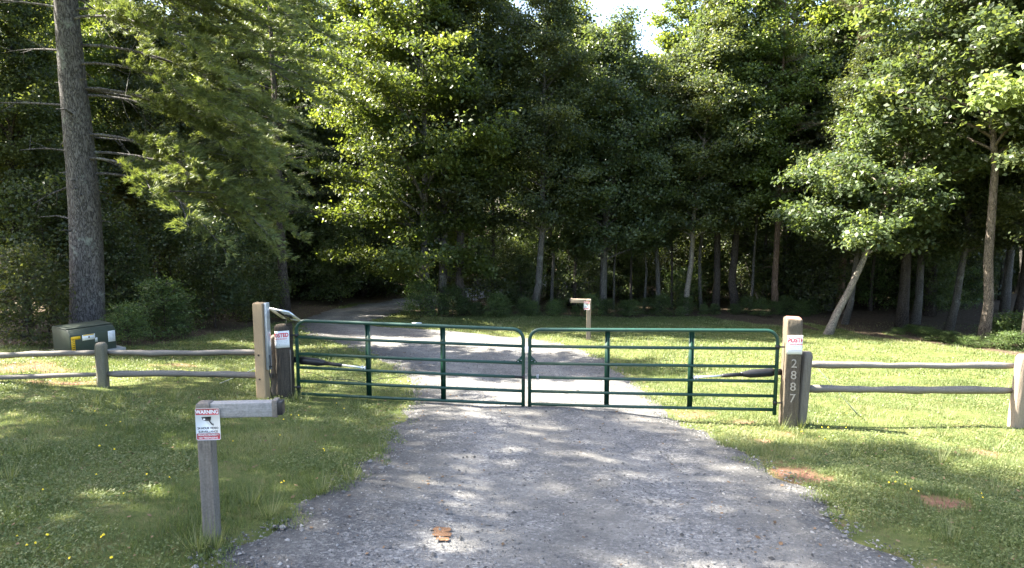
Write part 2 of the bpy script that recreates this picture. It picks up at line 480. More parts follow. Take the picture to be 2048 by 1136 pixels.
# pair stations by matching parameter along both edges
s = np.linspace(-0.07, 1.07, NC)
PX = Ls[:, None, 0] * (1 - s) + Rs[:, None, 0] * s
PY = Ls[:, None, 1] * (1 - s) + Rs[:, None, 1] * s
ed = np.minimum(s - s[0], s[-1] - s)[None]
wob = (vnoise(PX, PY, 0.35, 21) - 0.5) * 0.05
PZ = gz(PX, PY) + np.clip(ed / 0.12, 0, 1) * 0.055 - 0.045 + (vnoise(PX, PY, 0.45, 22) - 0.5) * 0.014 + np.where(ed < 0.1, wob, 0)
rut = np.exp(-((s - 0.3) / 0.07) ** 2) + np.exp(-((s - 0.7) / 0.07) ** 2)
PZ = PZ - 0.014 * rut[None]
ii = (np.arange(NS - 1)[:, None] * NC + np.arange(NC - 1)[None]).ravel()
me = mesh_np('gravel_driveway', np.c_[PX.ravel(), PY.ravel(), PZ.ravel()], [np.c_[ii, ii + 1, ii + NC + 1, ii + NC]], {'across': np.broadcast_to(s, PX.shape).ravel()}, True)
m, nt, out = new_mat('gravel')
p = N(nt, 'ShaderNodeBsdfPrincipled', Roughness=0.85); p.inputs['Specular IOR Level'].default_value = 0.25
tc = N(nt, 'ShaderNodeTexCoord')
v1 = N(nt, 'ShaderNodeTexVoronoi', Scale=40.0); v2 = N(nt, 'ShaderNodeTexVoronoi', Scale=85.0)
for v in (v1, v2): nt.links.new(tc.outputs['Object'], v.inputs['Vector'])
sp = N(nt, 'ShaderNodeSeparateColor'); nt.links.new(v1.outputs['Color'], sp.inputs[0])
st = ramp(nt, sp.outputs[0], [(0.0, (0.035, 0.035, 0.037)), (0.45, (0.115, 0.115, 0.117)), (0.8, (0.22, 0.217, 0.212)), (1.0, (0.44, 0.43, 0.41))])
sp2 = N(nt, 'ShaderNodeSeparateColor'); nt.links.new(v2.outputs['Color'], sp2.inputs[0])
st2 = ramp(nt, sp2.outputs[0], [(0.0, (0.08, 0.08, 0.088)), (0.6, (0.18, 0.178, 0.182)), (1.0, (0.30, 0.285, 0.265))])
c = mixc(nt, 0.5, st, st2)
dust = ramp(nt, noise(nt, 0.9, 6, 0.65), [(0.40, (0, 0, 0)), (0.66, (0.7, 0.7, 0.7))])
c = mixc(nt, dust, c, (0.22, 0.208, 0.188))
patch = ramp(nt, noise(nt, 2.6, 5, 0.7), [(0.42, (0, 0, 0)), (0.62, (0.55, 0.55, 0.55))])
c = mixc(nt, patch, c, (0.085, 0.085, 0.087))
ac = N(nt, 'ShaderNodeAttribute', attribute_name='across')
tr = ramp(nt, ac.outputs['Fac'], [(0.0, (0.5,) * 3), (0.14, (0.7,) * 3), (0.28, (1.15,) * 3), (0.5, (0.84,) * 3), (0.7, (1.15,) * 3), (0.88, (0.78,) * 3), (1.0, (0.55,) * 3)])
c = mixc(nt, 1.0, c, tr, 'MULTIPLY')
c = mixc(nt, 1.0, c, (1.01, 1.0, 0.965), 'MULTIPLY')
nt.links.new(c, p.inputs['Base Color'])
hh = mixc(nt, 0.5, v1.outputs['Distance'], v2.outputs['Distance'])
nt.links.new(bump(nt, hh, 0.9, 0.012), p.inputs['Normal'])
nt.links.new(p.outputs[0], out.inputs[0])
road = tag(link('gravel_driveway', me, m), kind='structure')

def road_z(x, y):
    return gz(x, y) + 0.010 + (vnoise(x, y, 0.45, 22) - 0.5) * 0.014

# loose stones lying on the driveway and along its rims
n = 120000
x = rng.uniform(-6, 8, n); y = 3.6 + 18 * rng.random(n) ** 1.7
d = road_dist(x, y)
edge_w = np.exp(-np.abs(d + 0.12) / 0.22)
keep = (d < 0.22) & (rng.random(n) < 0.42 + 0.58 * edge_w) & (np.abs(x) < 1 + 0.85 * y)
x, y, d = x[keep], y[keep], d[keep]
n = len(x)
size = rng.gamma(4.0, 0.0018, n) + 0.0025
size = np.where(rng.random(n) < 0.02 + 0.05 * (d > -0.3), size * rng.uniform(1.4, 2.1, n), size)
oct_v = np.array([[1, 0, 0], [0, 1, 0], [-1, 0, 0], [0, -1, 0], [0, 0, 1], [0, 0, -0.6]], float)
oct_f = np.array([[0, 1, 4], [1, 2, 4], [2, 3, 4], [3, 0, 4]])
V = oct_v[None] * (1 + 0.35 * rng.normal(size=(n, 6, 1))) * (size[:, None, None] * rng.uniform(0.6, 1.2, (n, 1, 3)))
th = rng.random(n) * 6.28
c_, s_ = np.cos(th), np.sin(th)
V = np.stack([V[..., 0] * c_[:, None] - V[..., 1] * s_[:, None], V[..., 0] * s_[:, None] + V[..., 1] * c_[:, None], V[..., 2] * 0.75], -1)
V += np.stack([x, y, road_z(x, y) - 0.02 * np.clip(d / 0.2, 0, 1) + 0.001], -1)[:, None]
F = (oct_f[None] + (np.arange(n) * 6)[:, None, None]).reshape(-1, 3)
me = mesh_np('gravel', V.reshape(-1, 3), [F], {'tint': np.repeat(rng.random(n), 6)})
m, nt, out = new_mat('stone')
p = N(nt, 'ShaderNodeBsdfPrincipled', Roughness=0.8); p.inputs['Specular IOR Level'].default_value = 0.3
at = N(nt, 'ShaderNodeAttribute', attribute_name='tint')
nt.links.new(ramp(nt, at.outputs['Fac'], [(0.0, (0.045, 0.044, 0.042)), (0.5, (0.135, 0.131, 0.124)), (0.85, (0.20, 0.194, 0.182)), (1.0, (0.30, 0.29, 0.27))]), p.inputs['Base Color'])
nt.links.new(p.outputs[0], out.inputs[0])
tag(link('gravel', me, m), 'loose grey crushed stones strewn over the driveway', 'gravel', kind='stuff')

# orange survey mark sprayed on the stones
mb = MB()
for (pyc, hpx, x0, x1) in ((1061, 4.3, 866, 902), (1070.5, 4.6, 864, 905), (1080.5, 4.2, 872, 899)):
    k = 22; t = np.arange(k) / k * 2 * np.pi
    g = np.random.default_rng(int(pyc))
    c0 = on_ground((x0 + x1) / 2, pyc); e0 = on_ground((x0 + x1) / 2, pyc - hpx); hw = 0.5 * (on_ground(x1, pyc)[0] - on_ground(x0, pyc)[0])
    sq = lambda v: np.sign(v) * np.abs(v) ** 0.55
    ox = np.c_[c0[0] + hw * sq(np.cos(t)) * (1 + 0.04 * g.normal(size=k)), c0[1] + (e0[1] - c0[1]) * sq(np.sin(t)) * (1 + 0.10 * g.normal(size=k))]
    zz = road_z(ox[:, 0], ox[:, 1]) + 0.004
    mb.add(np.c_[ox, zz]); mb.f.setdefault(k, []).append(np.array([np.arange(k)]) + mb.n - k)
M['orange'] = plain('orange', (0.19, 0.10, 0.05), 0.95, 0, 0.7, 110, bmp=0.6)
o = mb.build('paint_mark', M['orange'], road)
o['label'] = 'small orange mark sprayed on the gravel'

# dry leaves and pine straw blown over the drive and the lawn
n = 5200
x = rng.uniform(-9, 9, n); y = rng.uniform(4, 22, n)
d = road_dist(x, y)
ok = (np.abs(x) < 0.8 * y) & ((d > -1.2) | (rng.random(n) < 0.35))
x, y, d = x[ok], y[ok], d[ok]; n = len(x)
th = rng.random(n) * 6.28; L = rng.uniform(0.012, 0.03, n); asp = np.where(rng.random(n) < 0.5, 0.10, 0.55)
a = np.c_[np.cos(th), np.sin(th), rng.normal(0, 0.15, n)] * L[:, None]; b = np.c_[-np.sin(th), np.cos(th), rng.normal(0, 0.3, n)] * (L * asp)[:, None]
c = np.c_[x, y, np.where(d < 0, road_z(x, y) + 0.010, gz(x, y) + 0.03)]
me = mesh_np('leaf_litter', np.stack([c - a, c + b, c + a, c - b], 1).reshape(-1, 3), [np.arange(n * 4).reshape(-1, 4)])
M['litter'] = plain('litter', (0.16, 0.10, 0.055), 0.9, 0, 0.6, 3)
tag(link('leaf_litter', me, M['litter']), 'dry brown leaves and pine straw scattered over the drive and lawn', 'leaf litter', kind='stuff')

# ---------------------------------------------------------------- lawn
def lawn(n, xr, yr, seed, hmin, hmax, wid, near=None):
    g = np.random.default_rng(seed)
    x = g.uniform(*xr, n); y = g.uniform(*yr, n)
    ok = np.abs(x) < 1.2 + 0.80 * y
    if near is not None: ok &= near(x, y, g)
    x, y = x[ok], y[ok]
    d = road_dist(x, y); fm = forest_mask(x, y); cl = clay_mask(x, y)
    patch = vnoise(x, y, 0.55, 31) * 0.6 + vnoise(x, y, 0.17, 32) * 0.4
    pr = np.clip((d + 0.10 + 0.55 * (vnoise(x, y, 0.22, 33) - 0.5)) / 0.34, 0, 1) * (1 - 0.88 * cl) * (1 - 0.93 * fm) * np.clip(0.25 + 1.5 * patch, 0, 1)
    ok = g.random(len(x)) < pr
    return x[ok], y[ok], patch[ok], g

bl_v, bl_t, q_v, q_t = [], [], [], []
def blades(n, xr, yr, seed, hmin, hmax, wid):
    x, y, patch, g = lawn(n, xr, yr, seed, hmin, hmax, wid)
    k = len(x); z = gz(x, y) - 0.012
    tall = vnoise(x, y, 0.6, 41)
    h = (hmin + (hmax - hmin) * g.random(k) ** 1.5) * (0.4 + 1.05 * tall)
    th = g.random(k) * 6.28; lean = g.uniform(0.1, 0.95, k) * h
    w = wid * g.uniform(0.6, 1.4, k)
    z = z + 0.02 * (road_dist(x, y) < 0); b = np.c_[x, y, z]
    side = np.c_[-np.sin(th), np.cos(th), np.zeros(k)] * w[:, None]
    tip = b + np.c_[np.cos(th) * lean, np.sin(th) * lean, h]
    bl_v.append(np.stack([b - side, b + side, tip], 1))
    dry = vnoise(x, y, 1.3, 42)
    t = np.clip(0.25 + 0.35 * patch + g.normal(0, 0.17, k) + 0.75 * (dry - 0.5), 0, 1)
    bl_t.append(np.repeat(t, 3))
def clover(n, xr, yr, seed, size):
    x, y, patch, g = lawn(n, xr, yr, seed, 0, 0, 0)
    sel = vnoise(x, y, 0.9, 51) + 0.3 * g.random(len(x)) > 0.5
    x, y, patch = x[sel], y[sel], patch[sel]
    k = len(x); z = gz(x, y) + g.uniform(0.005, 0.05, k) * (0.6 + 0.9 * vnoise(x, y, 0.6, 41))
    th = g.random(k) * 6.28; s_ = size * g.uniform(0.6, 1.4, k)
    a = np.c_[np.cos(th), np.sin(th), g.normal(0, 0.45, k)] * s_[:, None]
    b = np.c_[-np.sin(th), np.cos(th), g.normal(0, 0.45, k)] * s_[:, None] * 0.62
    c = np.c_[x, y, z]
    q_v.append(np.stack([c - a, c + b, c + a, c - b], 1))
    q_t.append(np.repeat(np.clip(0.3 + 0.35 * patch + g.normal(0, 0.15, k), 0, 1), 4))
blades(430000, (-7.5, 7.5), (3.8, 9.0), 1, 0.025, 0.085, 0.0032)
blades(260000, (-11, 12), (9.0, 15.0), 2, 0.028, 0.09, 0.0042)
blades(190000, (-18, 20), (15.0, 31.0), 3, 0.04, 0.11, 0.008)
clover(190000, (-7.5, 7.5), (3.8, 9.0), 4, 0.0115)
clover(170000, (-11, 12), (9.0, 15.0), 5, 0.013)
clover(90000, (-18, 20), (15.0, 31.0), 6, 0.022)
# long seed-head tufts here and there
tufts = [on_ground(*p) for p in [(80, 885), (60, 910), (255, 860), (640, 985), (1700, 915), (1745, 900), (1820, 905), (1880, 925), (500, 1010), (430, 1095), (395, 1100), (1060, 668), (1210, 672), (1330, 668), (700, 960), (540, 1035), (300, 790), (345, 800), (590, 800), (610, 806), (1560, 860), (1600, 855), (1620, 850), (20, 960), (1990, 990), (1900, 1080), (230, 805), (190, 808), (760, 900)]]
for i, c in enumerate(tufts):
    g = np.random.default_rng(900 + i); k = 45
    th = g.random(k) * 6.28; r0 = 0.07 * np.sqrt(g.random(k)); h = g.uniform(0.10, 0.30, k); ln = g.uniform(0.2, 0.8, k) * h
    b = np.c_[c[0] + r0 * np.cos(th), c[1] + r0 * np.sin(th), np.full(k, c[2] - 0.01)]
    sd = np.c_[-np.sin(th), np.cos(th), np.zeros(k)] * 0.0035
    bl_v.append(np.stack([b - sd, b + sd, b + np.c_[np.cos(th) * ln, np.sin(th) * ln, h]], 1))
    bl_t.append(np.repeat(np.clip(g.normal(0.62, 0.15, k), 0, 1), 3))
gt = np.random.default_rng(55)
tx = gt.uniform(-11, 12, 900); ty = gt.uniform(4.5, 22, 900)
okt = (road_dist(tx, ty) > 0.1) & (forest_mask(tx, ty) < 0.2) & (np.abs(tx) < 0.8 * ty) & (vnoise(tx, ty, 1.6, 61) > 0.45)
for cx, cy in zip(tx[okt], ty[okt]):
    k = int(gt.integers(14, 34)); th = gt.random(k) * 6.28; r0 = gt.uniform(0.04, 0.12) * np.sqrt(gt.random(k)); h = gt.uniform(0.07, 0.17) * gt.uniform(0.5, 1.2, k); ln = gt.uniform(0.3, 1.1, k) * h
    b = np.c_[cx + r0 * np.cos(th), cy + r0 * np.sin(th), np.full(k, float(gz(cx, cy)) - 0.012)]
    sd = np.c_[-np.sin(th), np.cos(th), np.zeros(k)] * 0.0042
    bl_v.append(np.stack([b - sd, b + sd, b + np.c_[np.cos(th) * ln, np.sin(th) * ln, h]], 1))
    bl_t.append(np.repeat(np.clip(gt.normal(gt.uniform(0.3, 0.75), 0.12, k), 0, 1), 3))
bv = np.vstack(bl_v); qv = np.vstack(q_v)
nb, nq = len(bv), len(qv)
me = mesh_np('grass', np.vstack([bv.reshape(-1, 3), qv.reshape(-1, 3)]), [np.arange(nb * 3).reshape(-1, 3), nb * 3 + np.arange(nq * 4).reshape(-1, 4)], {'tint': np.r_[np.concatenate(bl_t), np.concatenate(q_t)]})
tag(link('grass', me, M['grass']), 'mown green grass and clover on both sides of the driveway', 'grass', kind='stuff')

# ---------------------------------------------------------------- trees
def unit(v): return v / (np.linalg.norm(v, axis=-1, keepdims=True) + 1e-9)

def leaves(C, size, g, up=0.7, out=None, asp=0.62, droop=0.25, tint=None):
    """folded leaf quads at the centres C"""
    n = len(C)
    nrm = g.normal(size=(n, 3)) * 0.62; nrm[:, 2] += up
    if out is not None: nrm += 0.45 * out
    nrm = unit(nrm)
    a = unit(np.cross(nrm, g.normal(size=(n, 3)))); a[:, 2] -= droop; a = unit(a)
    s_ = unit(np.cross(a, nrm))
    L = size * g.uniform(0.6, 1.35, n)[:, None]
    fold = 0.14 * L * nrm
    v = np.stack([C - a * L * 0.5, C + s_ * L * asp * 0.5 + fold, C + a * L * 0.5, C - s_ * L * asp * 0.5 + fold], 1)
    t = np.clip(g.normal(0.45, 0.2, n), 0, 1) if tint is None else tint
    return v, t

def bez(a, b, c, n):
    t = np.linspace(0, 1, n)[:, None]
    return (1 - t) ** 2 * a + 2 * t * (1 - t) * b + t * t * c

def decid(seed, H, tr, cb, cr, leaf, nleaf, limbs=46, gap=0.0, lean=(0, 0), bias=(0, 0), stems=1, low=0.75, top=0.35, spread=0.22):
    """a broad-leaved tree: returns (trunk mesh, crown mesh), base at the origin"""
    g = np.random.default_rng(seed)
    wood_v = MB(); spr = []; spo = []; wts = []; tns = []
    paths = []
    for sidx in range(stems):
        off = np.array([0, 0]) if stems == 1 else 0.42 * np.array([math.cos(2.1 * sidx + 0.4), math.sin(2.1 * sidx + 0.4)])
        k = 11; t = np.linspace(0, 1, k)
        wob = np.cumsum(g.normal(0, 0.07, (k, 2)), 0) * (H / 14)
        wob[0] = 0
        px = off[0] * (1 + 2.0 * t) + lean[0] * t ** 1.0 + wob[:, 0]; py = off[1] * (1 + 2.0 * t) + lean[1] * t + wob[:, 1]
        hh = H * (1 - 0.08 * sidx)
        P = np.c_[px, py, hh * t - 0.15]
        r = tr * (0.62 if stems > 1 else 1) * np.maximum(0.07, (1 - t) ** 0.85); r[0] *= 1.28
        wood_v.tube(P, r, 9, True, jitter=0.05, seed=seed + sidx)
        paths.append((P, r))
    for i in range(limbs):
        P, r = paths[i % stems]
        u = (i + g.random()) / limbs
        h = cb / H + (0.97 - cb / H) * u
        p0 = np.array([np.interp(h, np.linspace(0, 1, len(P)), P[:, j]) for j in range(3)])
        r0 = float(np.interp(h, np.linspace(0, 1, len(P)), r))
        prof = (low + (1 - low) * min(1, u / 0.3)) * (1 - (1 - top) * max(0, (u - 0.35) / 0.65) ** 1.5)
        Ln = cr * prof * g.uniform(0.65, 1.15)
        az = i * 2.39996 + g.normal(0, 0.3)
        el = R(g.uniform(8, 32) + 38 * u)
        d = np.array([math.cos(az) * math.cos(el), math.sin(az) * math.cos(el), math.sin(el)])
        d[:2] += np.array(bias) * 0.35
        e = p0 + d * Ln - np.array([0, 0, 0.10 * Ln])
        mid = p0 + d * Ln * 0.5 + np.array([0, 0, 0.10 * Ln])
        B = bez(p0, mid, e, 6)
        wood_v.tube(B, np.linspace(min(r0 * 0.55, 0.02 + 0.016 * Ln), 0.008, 6), 5, False)
        ns = 0 if g.random() < gap else int(7 + 4 * Ln / cr)
        for j in range(ns):
            t = 0.22 + 0.78 * (j + g.random()) / ns
            q0 = np.array([np.interp(t, np.linspace(0, 1, 6), B[:, m_]) for m_ in range(3)])
            a2 = az + g.choice([-1, 1]) * g.uniform(0.4, 1.3)
            l2 = Ln * g.uniform(0.18, 0.40) * (1.15 - 0.5 * t) + 0.25
            d2 = np.array([math.cos(a2), math.sin(a2), g.uniform(-0.25, 0.45)])
            q1 = q0 + d2 * l2
            wood_v.tube(np.array([q0, (q0 + q1) / 2 + [0, 0, 0.05 * l2], q1]), [0.012, 0.008, 0.004], 3, False)
            m_ = 4 + int(l2 * 4)
            tt = np.linspace(0.25, 1.08, m_)[:, None]
            wts.append(np.full(m_, g.random() ** 1.6 * 1.25)); tns.append(np.full(m_, g.normal(0.45, 0.2)))
            spr.append(q0 + (q1 - q0) * tt + g.normal(0, 0.05, (m_, 3)))
            spo.append(np.repeat(unit(d2 * [1, 1, 0.4])[None], m_, 0))
    S = np.vstack(spr); O = np.vstack(spo)
    idx = g.integers(0, len(S), nleaf)
    wgt = np.concatenate(wts)                           # some sprays full, some thin
    idx = g.choice(len(S), nleaf, p=(0.06 + wgt) / (0.06 + wgt).sum())
    C = S[idx] + g.normal(0, 1, (len(idx), 3)) * np.array([spread, spread, spread * 0.62]) * g.uniform(0.6, 1.5, (len(idx), 1))
    base_t = np.clip(np.concatenate(tns), 0, 1)
    v, t = leaves(C, leaf, g, 0.75, O[idx], tint=np.clip(base_t[idx] + g.normal(0, 0.14, len(idx)), 0, 1))
    n = len(v)
    crown = mesh_np('crown', v.reshape(-1, 3), [np.arange(n * 4).reshape(-1, 4)], {'tint': np.repeat(t, 4)})
    trunk = mesh_np('trunk', np.vstack(wood_v.v), [np.vstack(f) for f in wood_v.f.values()], smooth=True)
    return trunk, crown

def needles(T, D, g, n_per=16, ln=0.11, w=0.0045, spread=0.55, tint=None):
    """tufts of needles at T pointing along D"""
    k = len(T)
    d = D[:, None] + g.normal(0, spread, (k, n_per, 3)); d = unit(d)
    L = ln * g.uniform(0.7, 1.25, (k, n_per, 1))
    s_ = unit(np.cross(d, g.normal(size=(k, n_per, 3)))) * w
    b = T[:, None] + g.normal(0, 0.018, (k, n_per, 3))
    v = np.stack([b - s_, b + s_, b + d * L], 2)
    tt = np.clip(g.normal(0.45, 0.2, k) if tint is None else tint, 0, 1)
    return v.reshape(-1, 3, 3), np.repeat(np.repeat(tt, n_per), 3)

def needle_mesh(T, D, g, **kw):
    v, t = needles(np.asarray(T), unit(np.asarray(D)), g, **kw)
    return mesh_np('crown', v.reshape(-1, 3), [np.arange(len(v) * 3).reshape(-1, 3)], {'tint': t})

def pine_branch(B, g, wood_v, T, D, dens=1.0, start=0.35, side=0.5, rad=0.03):
    """a limb path with side twigs carrying tufts"""
    n = len(B)
    wood_v.tube(B, np.linspace(rad, 0.006, n), 5, False)
    L = np.linalg.norm(np.diff(B, axis=0), axis=1).sum()
    m_ = max(5, int(L * 7 * dens))
    for j in range(m_):
        t = start + (1 - start) * (j + g.random()) / m_
        q0 = np.array([np.interp(t, np.linspace(0, 1, n), B[:, k]) for k in range(3)])
        tg = unit(B[min(n - 1, int(t * (n - 1)) + 1)] - B[int(min(t, 0.99) * (n - 1))])
        sd = unit(np.cross(tg, [0, 0, 1.0])) * g.choice([-1, 1])
        l2 = side * (1.25 - 0.75 * t) * g.uniform(0.5, 1.2)
        d2 = unit(tg * 0.75 + sd * g.uniform(0.3, 1.0) + np.array([0, 0, g.uniform(-0.15, 0.35)]))
        q1 = q0 + d2 * l2
        wood_v.tube(np.array([q0, q1]), [0.006, 0.003], 3, False)
        c = max(3, int(l2 / 0.095))
        tt = np.linspace(0.25, 1.0, c)[:, None]
        T.append(q0 + (q1 - q0) * tt + g.normal(0, 0.03, (c, 3)))
        D.append(np.repeat(unit(d2 + np.array([0, 0, 0.3]))[None], c, 0))

def pine(seed, H, tr, cb, cr, whorls, per=5, dens=0.8, n_per=14, ln=0.12, w=0.006, dead=6, drop=0.12):
    g = np.random.default_rng(seed)
    wv = MB(); T, D = [], []
    k = 10; t = np.linspace(0, 1, k)
    P = np.c_[np.cumsum(g.normal(0, 0.05, k)), np.cumsum(g.normal(0, 0.05, k)), H * t - 0.15]; P[0, :2] = 0
    r = tr * np.maximum(0.06, (1 - t) ** 0.8); r[0] *= 1.2
    wv.tube(P, r, 10, True, jitter=0.04, seed=seed)
    def along(h): return np.array([np.interp(h, t, P[:, j]) for j in range(3)])
    for i in range(whorls):
        u = i / (whorls - 1)
        h = cb / H + (0.985 - cb / H) * u
        for j in range(per):
            az = j * 6.28 / per + i * 0.7 + g.normal(0, 0.25)
            Ln = cr * (1 - 0.85 * u ** 1.2) * g.uniform(0.6, 1.15)
            p0 = along(h + g.normal(0, 0.01))
            up = g.uniform(0.0, 0.3) + 0.4 * u
            d = np.array([math.cos(az), math.sin(az), up])
            B = bez(p0, p0 + d * Ln * 0.55, p0 + d * Ln - np.array([0, 0, drop * Ln]), 6)
            pine_branch(B, g, wv, T, D, dens, 0.3, 0.55, 0.012 + 0.008 * Ln)
    for i in range(dead):
        h = g.uniform(0.12, cb / H + 0.05); az = g.random() * 6.28; Ln = g.uniform(0.4, 1.4)
        p0 = along(h); d = np.array([math.cos(az), math.sin(az), g.uniform(-0.1, 0.2)])
        wv.tube(np.array([p0, p0 + d * Ln * 0.6, p0 + d * Ln - [0, 0, 0.12]]), [0.018, 0.011, 0.004], 4, False)
    crown = needle_mesh(np.vstack(T), np.vstack(D), g, n_per=n_per, ln=ln, w=w)
    trunk = mesh_np('trunk', np.vstack(wv.v), [np.vstack(f) for f in wv.f.values()], smooth=True)
    return trunk, crown

def with_mats(pair, bk, lf):
    pair[0].materials.append(bk); pair[1].materials.append(lf)
    return pair

def plant_tree(name, pair, pos, label, cat='tree', group=None, rz=0.0, s=1.0, sz=None):
    o = thing(name, label, cat, pos, rz, group)
    o.scale = (s, s, s if sz is None else sz)
    link('trunk', pair[0], None, o); link('crown', pair[1], None, o)
    return o

# --- the big white pine on the verge, its boughs sweeping down to the right
def big_pine(base):
    g = np.random.default_rng(77)
    wv = MB(); T, D = [], []
    H = 12.0; k = 24; t = np.linspace(0, 1, k)
    lean = np.array([0.55, 0.1])
    P = np.c_[0.30 * t + 0.05 * np.sin(t * 7), 0.12 * np.sin(t * 5), H * t - 0.2]
    r = 0.415 * np.maximum(0.08, (1 - t) ** 0.38) ; r[0] *= 1.22; r[1] *= 1.05
    wv.tube(P, r, 20, True, jitter=0.02, seed=5)
    def along(z): return np.array([np.interp(z, P[:, 2], P[:, j]) for j in range(3)])
    # old dead branch stubs and bare limbs
    for i in range(34):
        z = g.uniform(2.5, 11); az = g.random() * 6.28; Ln = g.choice([0.25, 0.35, 0.5, 1.1, 1.7], p=[0.3, 0.25, 0.2, 0.15, 0.1])
        rr = float(np.interp(z, P[:, 2], r)); p0 = along(z) + 0.8 * rr * np.array([math.cos(az), math.sin(az), 0])
        d = np.array([math.cos(az), math.sin(az), g.uniform(-0.1, 0.25)])
        wv.tube(np.array([p0, p0 + d * Ln * 0.5, p0 + d * Ln - [0, 0, 0.12 * Ln]]), [0.028, 0.018, 0.006], 5, False)
    # long bare limbs on the left
    for z, Ln, az, up in ((5.9, 3.0, 3.1, 0.05), (4.75, 1.7, 3.0, 0.12), (4.0, 1.2, 3.3, -0.35), (8.2, 3.2, 3.2, 0.1), (7.2, 2.4, 2.8, 0.1)):
        p0 = along(z); d = np.array([math.cos(az), math.sin(az), up])
        B = bez(p0, p0 + d * Ln * 0.5 + [0, 0, 0.1], p0 + d * Ln - [0, 0, 0.1], 7)
        wv.tube(B, np.linspace(0.035, 0.006, 7), 5, False)
        for j in range(4):
            q = B[2 + j]; dd = unit(d + g.normal(0, 0.5, 3)); wv.tube(np.array([q, q + dd * 0.5]), [0.012, 0.004], 3, False)
    # sweeping live boughs: start height, length, azimuth (0 = picture right), fall of the tip
    boughs = [(4.2, 4.9, 0.05, 2.1), (4.5, 4.4, -0.35, 2.2), (4.8, 5.3, 0.15, 2.2), (5.2, 5.0, -0.15, 2.5), (5.6, 5.3, 0.3, 2.3), (5.9, 5.2, -0.05, 2.7), (6.3, 5.0, 0.1, 2.3), (6.5, 4.6, 0.6, 1.8),
              (6.9, 5.3, -0.2, 2.3), (7.4, 5.6, 0.12, 2.4), (7.8, 5.6, -0.45, 2.0), (8.0, 6.2, -0.05, 2.3), (8.4, 5.8, 0.35, 1.8), (8.9, 6.4, 0.0, 1.9), (9.3, 6.2, -0.3, 1.6), (9.8, 6.0, 0.2, 1.3), (10.3, 6.0, -0.1, 1.2), (10.8, 5.8, 0.15, 0.9)]
    for z, Ln, az, fall in boughs:
        z += g.normal(0, 0.3); p0 = along(z); d = np.array([math.cos(az), math.sin(az), 0.0])
        e = p0 + d * Ln - [0, 0, fall]
        B = bez(p0, p0 + d * Ln * 0.5 + [0, 0, 0.15], e, 9) + np.c_[np.zeros((9, 2)), np.zeros(9)]
        pine_branch(B, g, wv, T, D, 1.6, 0.24, 0.8, 0.04)
        for j in range(6):
            f = g.uniform(0.25, 0.75); q0 = np.array([np.interp(f, np.linspace(0, 1, 9), B[:, k_]) for k_ in range(3)])
            a2 = az + g.choice([-1, 1]) * g.uniform(0.25, 0.8); l2 = Ln * g.uniform(0.25, 0.42)
            d2 = np.array([math.cos(a2), math.sin(a2), -g.uniform(0.1, 0.45)])
            B2 = bez(q0, q0 + d2 * l2 * 0.5 + [0, 0, 0.12], q0 + d2 * l2, 6)
            pine_branch(B2, g, wv, T, D, 1.15, 0.25, 0.6, 0.02)
        for j in range(7):   # grey dead twigs hanging in the bough
            f = g.uniform(0.15, 0.6); q0 = np.array([np.interp(f, np.linspace(0, 1, 9), B[:, k_]) for k_ in range(3)])
            dd = unit(d + g.normal(0, 0.45, 3) - [0, 0, 0.5]); wv.tube(np.array([q0, q0 + dd * 0.5, q0 + dd * 1.1 + g.normal(0, 0.1, 3)]), [0.010, 0.006, 0.003], 3, False)
    for i in range(40):     # upper crown, all round
        z = 8.5 + 3.3 * (i / 40); az = i * 2.39996 + g.normal(0, 0.3); Ln = (3.8 - 2.8 * (i / 40)) * g.uniform(0.7, 1.1)
        p0 = along(z); d = np.array([math.cos(az), math.sin(az), g.uniform(0.0, 0.3)])
        B = bez(p0, p0 + d * Ln * 0.5, p0 + d * Ln - [0, 0, 0.12 * Ln], 6)
        pine_branch(B, g, wv, T, D, 0.9, 0.35, 0.7, 0.03)
    crown = needle_mesh(np.vstack(T), np.vstack(D), g, n_per=15, ln=0.15, w=0.0095, spread=0.36)
    trunk = mesh_np('trunk', np.vstack(wv.v), [np.vstack(f) for f in wv.f.values()], smooth=True)
    return plant_tree('white_pine_tree', with_mats((trunk, crown), M['bark_pine'], M['needle_white']), base,
                      'massive grey pine trunk behind the green utility cabinet, boughs sweeping down to its right', 'pine tree')
pp = at_depth(174, 690, 17.6)
big_pine((pp[0], pp[1], float(gz(pp[0], pp[1]))))

# --- prototypes of the wood
P_oak = [with_mats(decid(11, 12.8, 0.19, 2.6, 3.3, 0.135, 74000, limbs=64, top=0.42), M['bark_grey'], M['leaf_oak']),
         with_mats(decid(12, 16.0, 0.20, 3.2, 2.9, 0.125, 76000, limbs=72), M['bark_dark'], M['leaf_dark']),
         with_mats(decid(13, 15.0, 0.16, 3.8, 2.6, 0.115, 66000, limbs=62), M['bark_grey'], M['leaf_dark']),
         with_mats(decid(14, 17.0, 0.22, 4.8, 3.3, 0.14, 70000, limbs=66), M['bark_dark'], M['leaf_poplar'])]
P_pop = with_mats(decid(21, 17.0, 0.32, 1.5, 4.5, 0.145, 115000, limbs=84, stems=3, bias=(-0.6, 0.15), low=0.55), M['bark_grey'], M['leaf_poplar'])
P_deep = [with_mats(decid(31, 16.0, 0.17, 4.0, 3.1, 0.17, 30000, limbs=48), M['bark_dark'], M['leaf_dark']),
          with_mats(decid(32, 18.0, 0.20, 5.5, 3.3, 0.18, 28000, limbs=48), M['bark_grey'], M['leaf_poplar'])]
P_pine = [with_mats(pine(41, 17.0, 0.24, 5.0, 2.6, 17, dens=0.8), M['bark_dark'], M['needle_dark']),
          with_mats(pine(42, 16.0, 0.17, 6.0, 2.4, 16, dens=0.85, dead=16), M['bark_red'], M['needle_rust'])]
